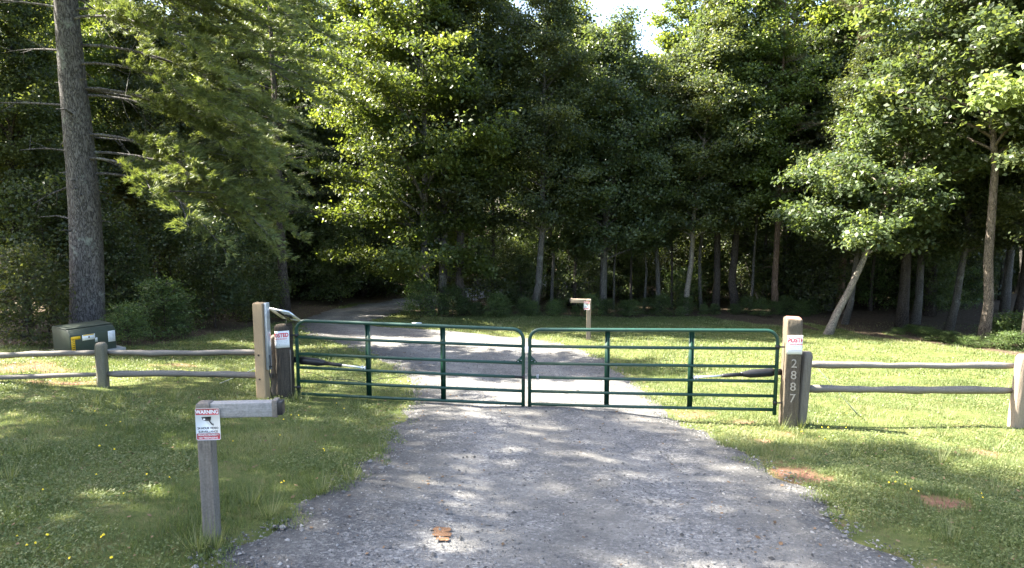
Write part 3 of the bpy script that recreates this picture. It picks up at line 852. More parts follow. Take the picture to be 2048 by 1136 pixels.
def sapling(seed, mat, H=3.2, n=6500, leaf=0.105, cr=1.3):
    return with_mats(decid(seed, H, 0.025, 0.25, cr, leaf, n, limbs=26, low=0.9, top=0.45, spread=0.2), M['bark_dark'], mat)
P_shade = [with_mats(decid(61, 17.0, 0.22, 5.0, 4.2, 0.22, 4700, limbs=32, gap=0.48, spread=0.24), M['bark_dark'], M['leaf_poplar']),
           with_mats(decid(62, 19.0, 0.24, 7.0, 4.0, 0.22, 5200, limbs=32, gap=0.46, spread=0.24), M['bark_dark'], M['leaf_oak'])]
P_sap = [sapling(51, M['leaf_dark']), sapling(52, M['shrub'], 2.4, 6000, 0.09, 1.3), sapling(53, M['leaf_oak'], 4.5, 8500, 0.115, 1.6)]

def base_at(px, py):
    p = on_ground(px, py); return (p[0], p[1], p[2] - 0.03)
def base_xy(x, y): return (x, y, float(gz(x, y)) - 0.05)

# --- trees one can tell apart along the edge of the wood
plant_tree('poplar_tree', P_pop, base_at(868, 630), 'tall sunlit broadleaf tree with clustered stems at the bend of the driveway', rz=0.0)
plant_tree('oak_tree', P_oak[0], base_at(1205, 629), 'round-topped dark green tree behind the far sign post, below the gap of sky', rz=0.6, s=0.98)
plant_tree('oak_tree', P_oak[1], base_at(926, 628), 'dark straight-trunked tree just right of the clustered stems at the bend', rz=1.9, s=1.0)
plant_tree('oak_tree', P_oak[2], base_at(1065, 626), 'slim dark tree between the clustered stems and the far sign post', rz=0.3, s=0.92)
plant_tree('oak_tree', P_oak[2], base_at(1316, 624), 'slim tree with reddish straight trunk above the middle of the right gate leaf', rz=2.2, s=0.8)
plant_tree('oak_tree', with_mats(decid(15, 13.5, 0.14, 3.6, 2.8, 0.13, 52000, limbs=56, lean=(1.4, 0.3)), M['bark_pale'], M['leaf_dark']), base_at(1369, 629), 'tree with a pale thin trunk leaning slightly right at the lawn edge', rz=0.0)
plant_tree('oak_tree', P_oak[3], base_at(1472, 623), 'tall dark tree left of the numbered gate post, set into the wood edge', rz=4.0, s=0.98)
plant_tree('pine_tree', P_pine[1], base_at(1550, 628), 'thin pine with bare rust-tinged branches straight behind the numbered gate post', 'pine tree', rz=0.5)
plant_tree('pine_tree', P_pine[1], base_xy(16.5, 34.0), 'pale olive pine rising high behind the leaning trunk', 'pine tree', rz=2.6, s=1.18)
plant_tree('pine_tree', P_pine[0], base_at(572, 640), 'slender dark pine beside the driveway behind the solar panel', 'pine tree', rz=1.0, s=0.84)
plant_tree('oak_tree', with_mats(decid(16, 9.4, 0.15, 3.2, 3.4, 0.175, 48000, limbs=54, lean=(4.6, 2.0), bias=(-0.1, 0.0), low=0.8, top=0.6), M['bark_pale'], M['leaf_oak']), base_at(1652, 669), 'sunlit tree on a strongly leaning pale trunk behind the right fence')
plant_tree('pine_tree', P_pine[0], base_at(1802, 656), 'reddish upright pine trunk between the leaning trunk and the tall right trunk', 'pine tree', rz=2.0, s=0.95)
plant_tree('oak_tree', P_oak[0], base_at(1830, 648), 'slim grey trunk close behind the reddish pine trunk', rz=5.0, s=0.92, sz=1.05)
plant_tree('oak_tree', with_mats(decid(17, 16.0, 0.19, 6.8, 3.9, 0.19, 48000, limbs=58, bias=(-0.35, 0.1), low=0.8), M['bark_brown'], M['leaf_oak']), base_at(1966, 684), 'tall straight brown trunk right of the fence with big sunlit leaves above')

plant_tree('beech_tree', with_mats(decid(18, 13.5, 0.17, 6.8, 3.7, 0.17, 36000, limbs=52, low=0.9), M['bark_grey'], M['leaf_lime']), base_xy(15.9, 16.8), 'bright lime green foliage hanging in at the upper right corner')

P_slim = [with_mats(decid(71, 15.0, 0.10, 6.0, 2.3, 0.17, 15000, limbs=36), M['bark_dark'], M['leaf_dark']),
          with_mats(decid(72, 14.0, 0.085, 5.0, 2.1, 0.17, 13000, limbs=34, lean=(0.6, 0.2)), M['bark_grey'], M['leaf_oak'])]
ordn = 'first second third fourth fifth sixth seventh eighth ninth tenth eleventh twelfth thirteenth fourteenth'.split()
for i, (px, py, k) in enumerate([(1226, 619, 1), (1262, 616, 0), (1288, 620, 1), (1342, 619, 0), (1402, 620, 1), (1432, 616, 0), (1500, 619, 1), (1527, 612, 0), (1598, 616, 0), (1626, 622, 1), (1668, 612, 1), (1740, 622, 0)]):
    plant_tree('slender_tree', P_slim[k], base_at(px, py), ordn[i] + ' slender trunk along the wood edge, counting rightward from the far sign post', 'tree', 'slender trunks along the wood edge', i * 1.1, 0.74 if i < 4 else 0.9 + 0.03 * (i % 5))
for i, (px, py, k) in enumerate([(985, 618, 0), (1102, 619, 1), (1148, 617, 0)]):
    plant_tree('slender_tree', P_slim[k], base_at(px, py), ordn[i] + ' slender trunk right of the clustered stems, counting towards the far sign post', 'tree', 'slender trunks along the wood edge', i * 2.3, 0.95)
plant_tree('slender_tree', P_slim[0], base_at(2046, 694), 'dark trunk in low shrubs at the very right edge', 'tree', None, 3.3, 1.0)
# a dead pole leaning in the shade and a bare dead bough
q = base_at(1522, 616)
o = MB().tube([(0, 0, 0), (-0.35, 0.0, 0.9), (-0.62, 0.05, 1.7), (-0.95, 0.1, 2.7)], [0.07, 0.06, 0.05, 0.03], 8, jitter=0.06).build('dead_trunk', M['bark_pale'], smooth=True)
o.location = q; tag(o, 'thin pale dead trunk leaning left in the shade left of the numbered post', 'dead trunk')

# --- the wood behind, row after row
rnd = random.Random(5)
spots = []
def far_enough(x, y, dmin):
    return all((x - a) ** 2 + (y - b) ** 2 > dmin * dmin for a, b in spots)
for yy0, yy1, n, dmin in ((33.5, 39, 22, 2.3), (39, 46, 26, 2.5), (46, 58, 30, 3.0), (58, 76, 30, 3.6)):
    c = 0; tries = 0
    while c < n and tries < 4000:
        tries += 1
        y = rnd.uniform(yy0, yy1); x = rnd.uniform(-0.72 * y - 3, 0.74 * y + 3)
        if float(road_dist(np.array([x]), np.array([y]))[0]) < 1.2 or not far_enough(x, y, dmin): continue
        if 3.7 < x / y * 34 < 8.0: continue        # the notch where the sky shows
        spots.append((x, y)); c += 1
        r_ = rnd.random(); low_ = 0.72 if (-26 < x < -6.5 and y < 34.5) else (1.12 if -30 < x < -6.5 else 1.0)
        if r_ < 0.22: plant_tree('pine_tree', P_pine[0], base_xy(x, y), 'pine deep in the shaded wood behind the front row of trees', 'pine tree', 'pines deep in the wood', rnd.random() * 6.28, low_ * rnd.uniform(0.8, 1.05))
        else:
            pr = P_deep[0] if r_ < 0.62 else P_deep[1]
            plant_tree('forest_tree', pr, base_xy(x, y), 'broadleaf tree deep in the shaded wood behind the front row of trees', 'tree', 'broadleaf trees deep in the wood', rnd.random() * 6.28, low_ * rnd.uniform(0.75, 1.08))
for x, y, s_ in ((-3.6, 38.5, 0.9), (-8.6, 38.0, 0.85), (-5.0, 43.5, 1.0)):
    plant_tree('forest_tree', P_deep[1], base_xy(x, y), 'broadleaf tree deep in the shaded wood behind the front row of trees', 'tree', 'broadleaf trees deep in the wood', x, s_)
# left flank of the wood, behind the big pine
for x, y, k, s_ in ((-19.5, 22, 0, 0.85), (-16.5, 24.5, 1, 0.85), (-13.2, 25.5, 0, 0.7), (-21, 28, 1, 0.85), (-17.5, 30, 0, 0.75), (-12.8, 30.5, 1, 0.6), (-10.8, 27.0, 0, 0.68), (-24, 24, 1, 1.0), (-9.8, 34.5, 0, 0.62), (-15, 20.8, 0, 0.7), (-20.5, 18.5, 1, 0.9), (-23, 33, 0, 1.0)):
    spots.append((x, y))
    plant_tree('forest_tree', P_oak[1] if k == 0 else P_oak[3], base_xy(x, y), 'dark leafy tree in the wood behind the big pine trunk', 'tree', 'dark trees behind the big pine', rnd.random() * 6.28, s_)
# right flank
for x, y, k, s_ in ((19.5, 24.5, 0, 0.95), (18.5, 28.5, 1, 0.9), (22.5, 27, 0, 1.0), (14.8, 30.0, 1, 0.8), (24, 32, 0, 1.0)):
    plant_tree('forest_tree', P_oak[1] if k == 0 else P_oak[2], base_xy(x, y), 'shaded leafy tree in the wood behind the tall right trunk', 'tree', 'shaded trees behind the tall right trunk', rnd.random() * 6.28, s_)
# tall trees standing left of the picture: their crowns throw the dappled shade on the drive
for x, y, k, s_, sz in ((-12.6, 9.2, 0, 0.85, 0.95), (-15.5, 11.8, 1, 1.05, 1.32), (-17.5, 7.6, 0, 0.9, 1.1), (-12.5, 5.0, 0, 0.8, 0.9), (-18.6, 9.4, 1, 1.05, 1.42), (-14.3, 12.9, 1, 0.9, 0.98), (-15.0, 9.4, 1, 0.95, 1.35)):
    plant_tree('shade_tree', P_shade[k], base_xy(x, y), 'tall tree on the verge left of the picture shading the driveway', 'tree', 'shade trees on the left verge', rnd.random() * 6.28, s_, sz)

# --- undergrowth
for i in range(190):
    for _ in range(50):
        y = rnd.uniform(30.5, 40) if i < 90 else rnd.uniform(38, 58); x = rnd.uniform(-0.74 * y - 1, 0.76 * y + 1)
        if y < 36 and x / y > 0.10 and rnd.random() < 0.85: continue
        if float(forest_mask(np.array([x]), np.array([y]))[0]) > 0.98 and float(road_dist(np.array([x]), np.array([y]))[0]) > 0.9: break
    plant_tree('understory_sapling', P_sap[rnd.choice([0, 0, 1, 2, 2])], base_xy(x, y), 'leafy sapling in the dark undergrowth of the wood', 'sapling', 'saplings in the undergrowth', rnd.random() * 6.28, rnd.uniform(0.7, 1.25))
for i in range(34):
    y = rnd.uniform(60, 78); x = (-0.80 + 1.6 * (i + rnd.random()) / 34) * y
    plant_tree('understory_sapling', P_sap[2], base_xy(x, y), 'leafy sapling in the dark undergrowth of the wood', 'sapling', 'saplings in the undergrowth', rnd.random() * 6.28, rnd.uniform(1.5, 2.2))
for i, (px, py, k, s_) in enumerate([(235, 664, 2, 0.75), (300, 664, 1, 0.6), (255, 688, 1, 0.4), (330, 676, 1, 0.65), (60, 690, 0, 0.7), (430, 656, 2, 0.75), (520, 644, 0, 0.7), (100, 664, 2, 0.9), (180, 652, 2, 1.0), (350, 644, 2, 0.9), (470, 632, 2, 0.9)]):
    plant_tree('understory_shrub', P_sap[k], base_at(px, py), 'leafy shrub at the wood edge between the cabinet and the solar post', 'shrub', 'shrubs left of the solar post', i * 1.7, s_)
plant_tree('understory_shrub', P_sap[1], base_at(842, 636), 'sunlit low shrub at the foot of the clustered stems', 'shrub', None, 1.0, 0.62)
plant_tree('understory_shrub', P_sap[1], base_at(905, 633), 'small shaded shrub right of the foot of the clustered stems', 'shrub', None, 3.0, 0.5)
for i, (px, py, s_) in enumerate([(1850, 672, 0.30), (1875, 682, 0.30), (1905, 686, 0.32), (1935, 694, 0.30), (1998, 696, 0.36), (2030, 700, 0.45), (1822, 664, 0.24), (1795, 668, 0.2), (2010, 684, 0.6), (2045, 684, 0.8)]):
    plant_tree('ivy_shrub', P_sap[1], base_at(px, py), 'low leafy shrub at the foot of the tall right trunk', 'shrub', 'low shrubs under the right trees', i * 2.1, s_ * 1.15, s_ * 0.55)
for i in range(26):
    px = 930 + i * 28 + rnd.uniform(-10, 10)
    plant_tree('edge_weed', P_sap[1], base_at(px, 631 + rnd.uniform(-3, 2)), 'knee-high weed along the far edge of the lawn', 'weed', 'weeds along the far lawn edge', i * 1.3, rnd.uniform(0.18, 0.4))

# leafy tall weed catching light left of the solar post
plant_tree('tall_weed', P_sap[1], base_at(358, 676), 'slender sunlit weed in front of the dark wood left of the solar post', 'weed', None, 0.4, 0.22, 0.45)

# ---------------------------------------------------------------- the double gate
def lerp(a, b, t): return np.asarray(a, float) * (1 - t) + np.asarray(b, float) * t
GA = np.array([(597 - 1024) / FPX * 11.4, 0]); 
gL = at_depth(598, 790, 11.4); gLt = at_depth(594, 640, 11.4)
gC = at_depth(1046.5, 809, 11.0); gC2 = at_depth(1059, 809, 11.0)
gR = at_depth(1549, 820, 10.45)
def gate_leaf(A, B, zA, zB, hA, hB, name, label, braces, flip):
    """A hinge foot, B free foot; tops hA/hB above"""
    A = np.array([A[0], A[1], zA]); B = np.array([B[0], B[1], zB])
    org = A.copy()
    root = thing(name, label, 'gate', tuple(org))
    def P(t, f): return lerp(A, B, t) - org + np.array([0, 0, f * (hA * (1 - t) + hB * t)])
    L = np.linalg.norm(B - A); rc = 0.17
    pts = [P(0, -0.05), P(0, 1 - rc / hA)]
    for a in np.linspace(0, 90, 7)[1:]:
        pts.append(P((rc / L) * (1 - math.cos(R(a))), 1 - rc / hA * (1 - math.sin(R(a)))))
    for a in np.linspace(90, 0, 7)[:-1]:
        pts.append(P(1 - (rc / L) * (1 - math.cos(R(a))), 1 - rc / hB * (1 - math.sin(R(a)))))
    pts += [P(1, 1 - rc / hB), P(1, -0.05)]
    MB().tube(pts, 0.029, 12).build('frame', M['green_paint'], root, smooth=True)
    for f in (0.012, 0.185, 0.37, 0.555, 0.78):
        MB().tube([P(0.004, f), P(0.5, f - 0.004), P(0.996, f)], 0.0245, 10).build('rail', M['green_paint'], root, smooth=True)
    dirv = unit(B - A); nrm = np.array([-dirv[1], dirv[0], 0]) * (1 if dirv[0] > 0 else -1)
    Mx = np.c_[dirv, np.cross([0, 0, 1], dirv), [0, 0, 1]]
    for t in braces:
        lo, hi = P(t, -0.005), P(t, 0.985)
        mb = MB(); c = (lo + hi) / 2; hgt = hi[2] - lo[2]
        bk = np.cross([0, 0, 1], dirv); bk = bk if bk[1] > 0 else -bk
        mb.box(c + bk * 0.033, (0.074, 0.006, hgt), Mx)
        for sgn in (-1, 1): mb.box(c + dirv * 0.037 * sgn + bk * 0.019, (0.005, 0.034, hgt), Mx)
        mb.build('brace', M['green_paint_dark'], root)
    # gusset with two bolts at the free end
    g0 = P(1, 0.555); gs = -dirv
    v = np.array([g0 + gs * 0.02 + [0, 0, 0.015], g0 + gs * 0.13 + [0, 0, 0.015], g0 + gs * 0.02 + [0, 0, 0.13]])
    fr = np.array([0, -0.010, 0.0])
    pl = MB(); pl.add(np.vstack([v + fr, v - fr]), [[0, 1, 2], [5, 4, 3]], [[0, 3, 4, 1], [1, 4, 5, 2], [2, 5, 3, 0]])
    gg = pl.build('gusset', M['green_paint_dark'], root)
    for q in (g0 + gs * 0.035 + [0, -0.016, 0.05], g0 + gs * 0.085 + [0, -0.016, 0.03]):
        MB().tube([q, q + [0, -0.008, 0]], 0.009, 8).build('bolt', M['steel'], gg)
    for f in (0.80, 0.10):
        q = P(0, f)
        mb = MB().tube([q - [0, 0, 0.03], q + [0, 0, 0.03]], 0.034, 10)
        mb.tube([q - dirv * 0.03, q - dirv * 0.17], 0.012, 8)
        mb.build('hinge', M['black_plastic'], root)
    return root, P, dirv
zL, zC, zR = 0.13, 0.075, 0.15
gl, PL, dL = gate_leaf(gL, gC, zL, zC, 1.255, 1.235, 'metal_gate', 'left leaf of the green tubular farm gate, hung on the dark tarred post', (0.32, 0.652), 1)
gr, PR, dR = gate_leaf(gR, gC2, zR, zC, 1.245, 1.235, 'metal_gate', 'right leaf of the green tubular farm gate, hung on the numbered post', (0.335, 0.675), -1)
# latch hardware at the meeting stiles
q = PL(0.985, 0.37)
mb = MB().box(q + np.array([0.0, -0.03, 0.01]), (0.16, 0.012, 0.03)); mb.box(q + np.array([0.065, -0.02, 0.0]), (0.03, 0.05, 0.11))
mb.build('latch', M['black_plastic'], gl, 0.003)
MB().box(PL(0.12, 0.997) + np.array([1.55, -0.03, -0.02]), (0.16, 0.004, 0.02)).build('maker_plate', M['aluminium'], gl)
q = PR(0.968, 0.37)
mb = MB()
for dx in (-0.012, 0.012): mb.tube([q + dR * dx - [0, 0, 0.001], q + dR * (dx + 0.004)], 0.03, 12)
for a in range(2): mb.tube([q + np.array([0.02 * a, 0.03 * math.cos(t), 0.05 * math.sin(t)]) for t in np.linspace(0, 6.28, 14)], 0.004, 6)
mb.build('chain', M['steel'], gr)
MB().box(PR(1, 0.74) + np.array([-0.028, -0.02, 0]), (0.012, 0.012, 0.10)).build('reflector', M['tag_white'], gr)
MB().box(PL(1, 0.74) + np.array([0.028, -0.02, 0]), (0.012, 0.012, 0.10)).build('reflector', M['tag_white'], gl)

# gate openers: black motor housing, silver push rod
def opener(P, org, label, tH, tE, zoff):
    root = thing('gate_opener', label, 'gate opener', tuple(org))
    A, B = P(tH, 0.405) + np.array([0, 0.10, zoff]), P(tE, 0.365) + np.array([0, 0.05, 0.03])
    d = unit(B - A); L = np.linalg.norm(B - A)
    a0, a1, a2, a3 = A - d * 0.02, A + d * L * 0.28, A + d * L * 0.38, A + d * L * 0.62
    MB().tube([a0, A + d * 0.03, a1, a2, a2 + d * 0.03], [0.045, 0.068, 0.066, 0.04, 0.036], 12, squash=(0.75, 1.0)).build('motor_housing', M['black_plastic'], root, smooth=True)
    MB().tube([a2, a3, a3 + d * 0.02], [0.034, 0.030, 0.02], 12).build('sleeve', M['black_plastic'], root, smooth=True)
    MB().tube([a3, B], 0.017, 10).build('push_rod', M['aluminium'], root, smooth=True)
    mb = MB()
    for k in (0.0, 0.05): mb.box(B - d * (k + 0.02) + np.array([0, -0.03, 0]), (0.018, 0.07, 0.075))
    mb.build('rod_bracket', M['aluminium'], root)
    mb = MB().box(A - d * 0.06, (0.10, 0.04, 0.09)); mb.build('post_bracket', M['black_plastic'], root)
    return root
opener(PL, gl.location, 'black and silver gate opener arm on the left gate leaf', 0.0, 0.31, 0.055)
opener(PR, gr.location, 'black and silver gate opener arm on the right gate leaf', 0.0, 0.325, 0.075)
# thin cable drooping along the back of the left leaf
A, B = PL(0.03, 0.30), PL(0.52, 0.37)
pts = [lerp(A, B, t) + np.array([0, 0.06, -0.16 * 4 * t * (1 - t) + 0.02 * math.sin(t * 20)]) for t in np.linspace(0, 1, 14)]
o = MB().tube(np.array(pts), 0.005, 6).build('cable', M['cable'], gl)

# ---------------------------------------------------------------- posts
def post(w, d, h, rnd_=0.02, rings=12, jit=0.004, seed=0, taper=0.0, sink=0.25, topround=0.0, lean=(0, 0)):
    """squared timber post with softened arrises and an uneven skin, base at origin"""
    g = np.random.default_rng(seed)
    k = 24; t = (np.arange(k) + 0.5) / k * 2 * np.pi
    n_ = 2 / max(0.12, min(1.0, rnd_))
    cx = np.sign(np.cos(t)) * np.abs(np.cos(t)) ** (2 / n_) ; cy = np.sign(np.sin(t)) * np.abs(np.sin(t)) ** (2 / n_)
    zs = np.r_[np.linspace(-sink, h - 0.02, rings), h]
    sc_ = np.r_[1 - taper * np.linspace(0, 1, rings), (1 - taper) * (1 - 0.10)]
    if topround: zs = np.r_[zs[:-2], h - 0.06, h - 0.025, h]; sc_ = np.r_[sc_[:-2], sc_[-3], 0.88 * sc_[-3], 0.6 * sc_[-3]]
    col_j = jit * g.normal(size=k)
    V = []
    for z, s_ in zip(zs, sc_):
        jr = col_j + 0.5 * jit * g.normal(size=k)
        V.append(np.c_[(w / 2 * s_ + jr) * cx + lean[0] * z, (d / 2 * s_ + jr) * cy + lean[1] * z, np.full(k, z)])
    n = len(zs)
    i = np.arange(n - 1)[:, None] * k; j = np.arange(k)[None]; j2 = (j + 1) % k
    mb = MB().add(np.vstack(V), np.stack([i + j, i + j2, i + k + j2, i + k + j], -1).reshape(-1, 4))
    mb.f.setdefault(k, []).append(np.array([np.arange(k) + (n - 1) * k]))
    return mb

def text(body, size, mat, name, parent, xf, bold=0.0, sx=1.0):
    """flat lettering: xf maps local (x, y) arrays to 3-D"""
    cu = bpy.data.curves.new('lettering', 'FONT'); cu.body = body; cu.size = size; cu.align_x = 'CENTER'; cu.align_y = 'CENTER'
    cu.resolution_u = 3; cu.offset = bold
    ob = bpy.data.objects.new('lettering', cu)
    me = bpy.data.meshes.new_from_object(ob)
    bpy.data.objects.remove(ob); bpy.data.curves.remove(cu)
    co = np.empty(len(me.vertices) * 3); me.vertices.foreach_get('co', co); co = co.reshape(-1, 3)
    me.vertices.foreach_set('co', np.asarray(xf(co[:, 0] * sx, co[:, 1]), np.float32).ravel()); me.update()
    me.materials.clear(); me.name = name
    return link(name, me, mat, parent)

# right gate post, an old railway tie with the house number
pb = on_ground(1575, 853); 
pr_depth = 10.45
pb = at_depth(1576, 855, pr_depth); pb[2] = float(gz(pb[0], pb[1]))
H2 = at_depth(1576, 630, pr_depth)[2] - pb[2]
W2 = 0.222
tie = thing('gate_post', 'thick weathered square gate post with a brick red top and the number 2887', 'post', tuple(pb), R(-14))
post(W2, W2, H2 - 0.012, 0.16, 18, 0.006, 3).build('timber', M['tie_wood'], tie, smooth=False)
post(W2 * 0.93, W2 * 0.93, 0.016, 0.2, 2, 0.003, 4, sink=0.0).build('cap', M['tie_top'], tie).location = (0, 0, H2 - 0.013)
for i, ch in enumerate('2887'):
    zc = H2 - 0.685 - i * 0.178
    text(ch, 0.185, M['number_tan'], 'digit', tie, lambda x, y, zc=zc: np.c_[x + 0.022, np.full(len(x), -W2 / 2 - 0.012), y + zc], bold=0.0015, sx=0.95)

def square_wrap(w, r, off):
    """arc length along the front face and round the corners of a square post -> (x, y)"""
    hw = w / 2 + off; f = hw - r; q = r * math.pi / 2
    def fn(s_):
        s_ = np.asarray(s_, float); a = np.abs(s_); sg = np.sign(s_)
        x = np.where(a < f, a, np.where(a < f + q, f + r * np.sin(np.clip((a - f) / r, 0, math.pi / 2)), hw))
        y = np.where(a < f, -hw, np.where(a < f + q, -hw + r * (1 - np.cos(np.clip((a - f) / r, 0, math.pi / 2))), -f + (a - f - q)))
        return x * sg, y
    return fn
def posted_sign(name, parent_loc, rz, wrap, shift, zc, label, w=0.285, h=0.285):
    root = thing(name, label, 'sign', parent_loc, rz)
    k = 40
    ss = np.linspace(-w / 2, w / 2, k) + shift
    x, y = wrap(ss)
    bulge = 0.003
    V = []
    for z in np.linspace(zc - h / 2, zc + h / 2, 5): V.append(np.c_[x, y, np.full(k, z) + 0.006 * np.sin(ss * 9)])
    i = np.arange(4)[:, None] * k; j = np.arange(k - 1)[None]
    me = mesh_np('sheet', np.vstack(V), [np.stack([i + j, i + j + 1, i + k + j + 1, i + k + j], -1).reshape(-1, 4)], smooth=True)
    o = link('sheet', me, M['sign_white'], root)
    so = o.modifiers.new('thick', 'SOLIDIFY'); so.thickness = 0.002; so.offset = -1
    wrap2 = wrap
    def xf(dz, up=0.0):
        def f(tx, ty):
            a, b = wrap(tx + shift)
            l = np.hypot(a, b) + 1e-6
            return np.c_[a * (1 + 0.003 / l), b * (1 + 0.003 / l), ty + zc + dz + 0.006 * np.sin((tx + shift) * 9)]
        return f
    text('POSTED', 0.092, M['print_red'], 'lettering', root, xf(0.068), bold=0.0035, sx=0.78)
    text('PRIVATE PROPERTY', 0.030, M['print_red'], 'lettering', root, xf(0.006), bold=0.0004, sx=0.80)
    for kk, line in enumerate(('HUNTING, FISHING, TRAPPING OR TRESPASSING', 'FOR ANY PURPOSE IS STRICTLY FORBIDDEN', 'VIOLATORS WILL BE PROSECUTED')):
        text(line, 0.015, M['print_grey'], 'fine_print', root, xf(-0.028 - 0.026 * kk), sx=0.72)
    return root
posted_sign('posted_sign', tuple(pb), R(-14), square_wrap(W2, 0.012, 0.016), 0.052, H2 - 0.395, 'white POSTED notice with red letters wrapped round the numbered gate post')

# left gate post, dark and tarred
lb = at_depth(574, 800, 11.5); lb[2] = float(gz(lb[0], lb[1]))
H1 = at_depth(574, 646, 11.5)[2] - lb[2]
W1 = 0.25
dark_post = thing('gate_post', 'dark tarred gate post left of the green gate', 'post', tuple(lb), R(10))
post(W1, W1, H1, 0.42, 16, 0.009, 9).build('timber', M['tarred_wood'], dark_post)
MB().tube([(0.10, -0.135, 0.1), (0.105, -0.138, 0.8), (0.10, -0.13, H1 - 0.4)], 0.012, 6).build('conduit', M['post_wood'], dark_post)
def round_wrap(r):
    return lambda s_: (r * np.sin(np.asarray(s_) / r), -r * np.cos(np.asarray(s_) / r))
posted_sign('posted_sign', tuple(lb), R(10), square_wrap(W1, 0.06, 0.016), -0.045, H1 - 0.22, 'white POSTED notice with red letters curled round the dark tarred gate post', 0.29, 0.28)

# new tan timber with galvanised strut and the solar panel
tb = at_depth(527, 788, 11.25); tb[2] = float(gz(tb[0], tb[1]))
HT = at_depth(524, 602, 11.25)[2] - tb[2]
tan = thing('solar_post', 'new tan square timber with a galvanised strut, left of the dark gate post', 'post', tuple(tb), R(-14))
post(0.175, 0.14, HT, 0.13, 8, 0.001, 12).build('timber', M['tan_wood'], tan)
mb = MB()
mb.box((0.115, 0.02, HT * 0.5 + 0.25), (0.05, 0.09, HT - 0.5)); mb.box((0.145, -0.03, HT * 0.5 + 0.25), (0.006, 0.03, HT - 0.5))
mb.build('steel_strut', M['steel'], tan, 0.004)
for z in (0.35, 0.75): MB().tube([(-0.01, -0.070, z), (-0.01, -0.078, z)], 0.016, 10).build('bolt', M['bark_dark'], tan)
pts = [(0.15, 0.0, 0.75), (0.17, -0.02, 0.6), (0.145, -0.03, 0.45), (0.18, -0.03, 0.3), (0.15, -0.02, 0.15), (0.17, 0.0, 0.02)]
MB().tube(pts, 0.008, 6).build('cable', M['cable'], tan)
MB().box((0.165, -0.02, 0.56), (0.05, 0.03, 0.02)).build('clip', M['black_plastic'], tan)
# solar panel: tilted up and away, its pale underside and frame face the camera
sc0 = at_depth(564, 627, 11.2)
sp_ = thing('solar_charger', 'small framed solar panel tilted on the strut above the tarred post', 'solar panel', tuple(sc0))
pA, pB = at_depth(539, 617, 11.15) - sc0, at_depth(577, 624, 11.05) - sc0      # near top edge
pC, pD = at_depth(588, 640, 11.45) - sc0, at_depth(551, 632, 11.55) - sc0
ux = unit(pB - pA); uy = unit((pD - pA) - ux * ((pD - pA) @ ux)); uz = np.cross(ux, uy)
Wp, Dp = np.linalg.norm(pB - pA), (pD - pA) @ uy
Mp = np.c_[ux, uy, uz]; cen = pA + ux * Wp / 2 + uy * Dp / 2
MB().box(cen, (Wp - 0.02, Dp - 0.02, 0.006), Mp).build('backing', M['solar_back'], sp_)
upv = uz if uz[2] > 0 else -uz
MB().box(cen + upv * 0.008, (Wp - 0.03, Dp - 0.03, 0.004), Mp).build('cell_sheet', M['solar_cell'], sp_)
mb = MB()
for a, b, l, ax in ((0, -0.5, Wp, 0), (0, 0.5, Wp, 0)): mb.box(cen + uy * Dp * b, (Wp + 0.024, 0.024, 0.03), Mp)
for a in (-0.5, 0.5): mb.box(cen + ux * Wp * a, (0.024, Dp - 0.026, 0.029), Mp)
mb.build('frame', M['aluminium'], sp_)
MB().box(cen - upv * 0.02 - ux * 0.02, (0.03, Dp, 0.022), Mp).build('bracket', M['black_plastic'], sp_)
MB().box(cen - upv * 0.022 + ux * 0.08, (0.09, 0.09, 0.03), Mp).build('junction_box', M['black_plastic'], sp_)
w0 = cen - upv * 0.03 + ux * 0.02
MB().tube([w0, w0 + [0.01, 0.0, -0.08], w0 + [-0.01, 0, -0.16], w0 + [0.02, 0.02, -0.24]], 0.006, 6).build('wire', M['post_wood'], sp_)

# ---------------------------------------------------------------- split-rail fences
def rail_mesh(A, B, r, seed, sag=0.0):
    g = np.random.default_rng(seed); n = 16; t = np.linspace(0, 1, n)
    P = np.array([lerp(A, B, x) for x in t])
    P[:, 2] += 0.011 * np.cumsum(g.normal(0, 0.5, n)) * np.sin(t * math.pi) - sag * 4 * t * (1 - t)
    rr = r * (1 + 0.07 * np.sin(t * 9 + seed) + 0.03 * g.normal(size=n)); rr[0] *= 0.8; rr[-1] *= 0.8
    return MB().tube(P, rr, 5, True, squash=(0.75, 1.0), jitter=0.2, seed=seed)
def fence(name, label, loc, posts, rails):
    root = thing(name, label, 'fence', tuple(loc))
    loc = np.asarray(loc)
    for (p, h, w, mat, seed, lean) in posts:
        o = post(w, w * 0.95, h, 0.5, 10, 0.006, seed, 0.06, topround=1, lean=lean).build('post', M[mat], root); o.location = tuple(np.asarray(p) - loc)
    for A, B, r, seed in rails:
        A, B = np.asarray(A), np.asarray(B)
        # each rail keeps its own origin and runs along local x so that the grain follows it
        d = B - A; rz = math.atan2(d[1], d[0]); L = math.hypot(d[0], d[1])
        o = rail_mesh((0, 0, 0), (L, 0, d[2]), r, seed).build('rail', M['rail_wood'], root)
        o.location = tuple(A - loc); o.rotation_euler = (0, 0, rz)
    return root
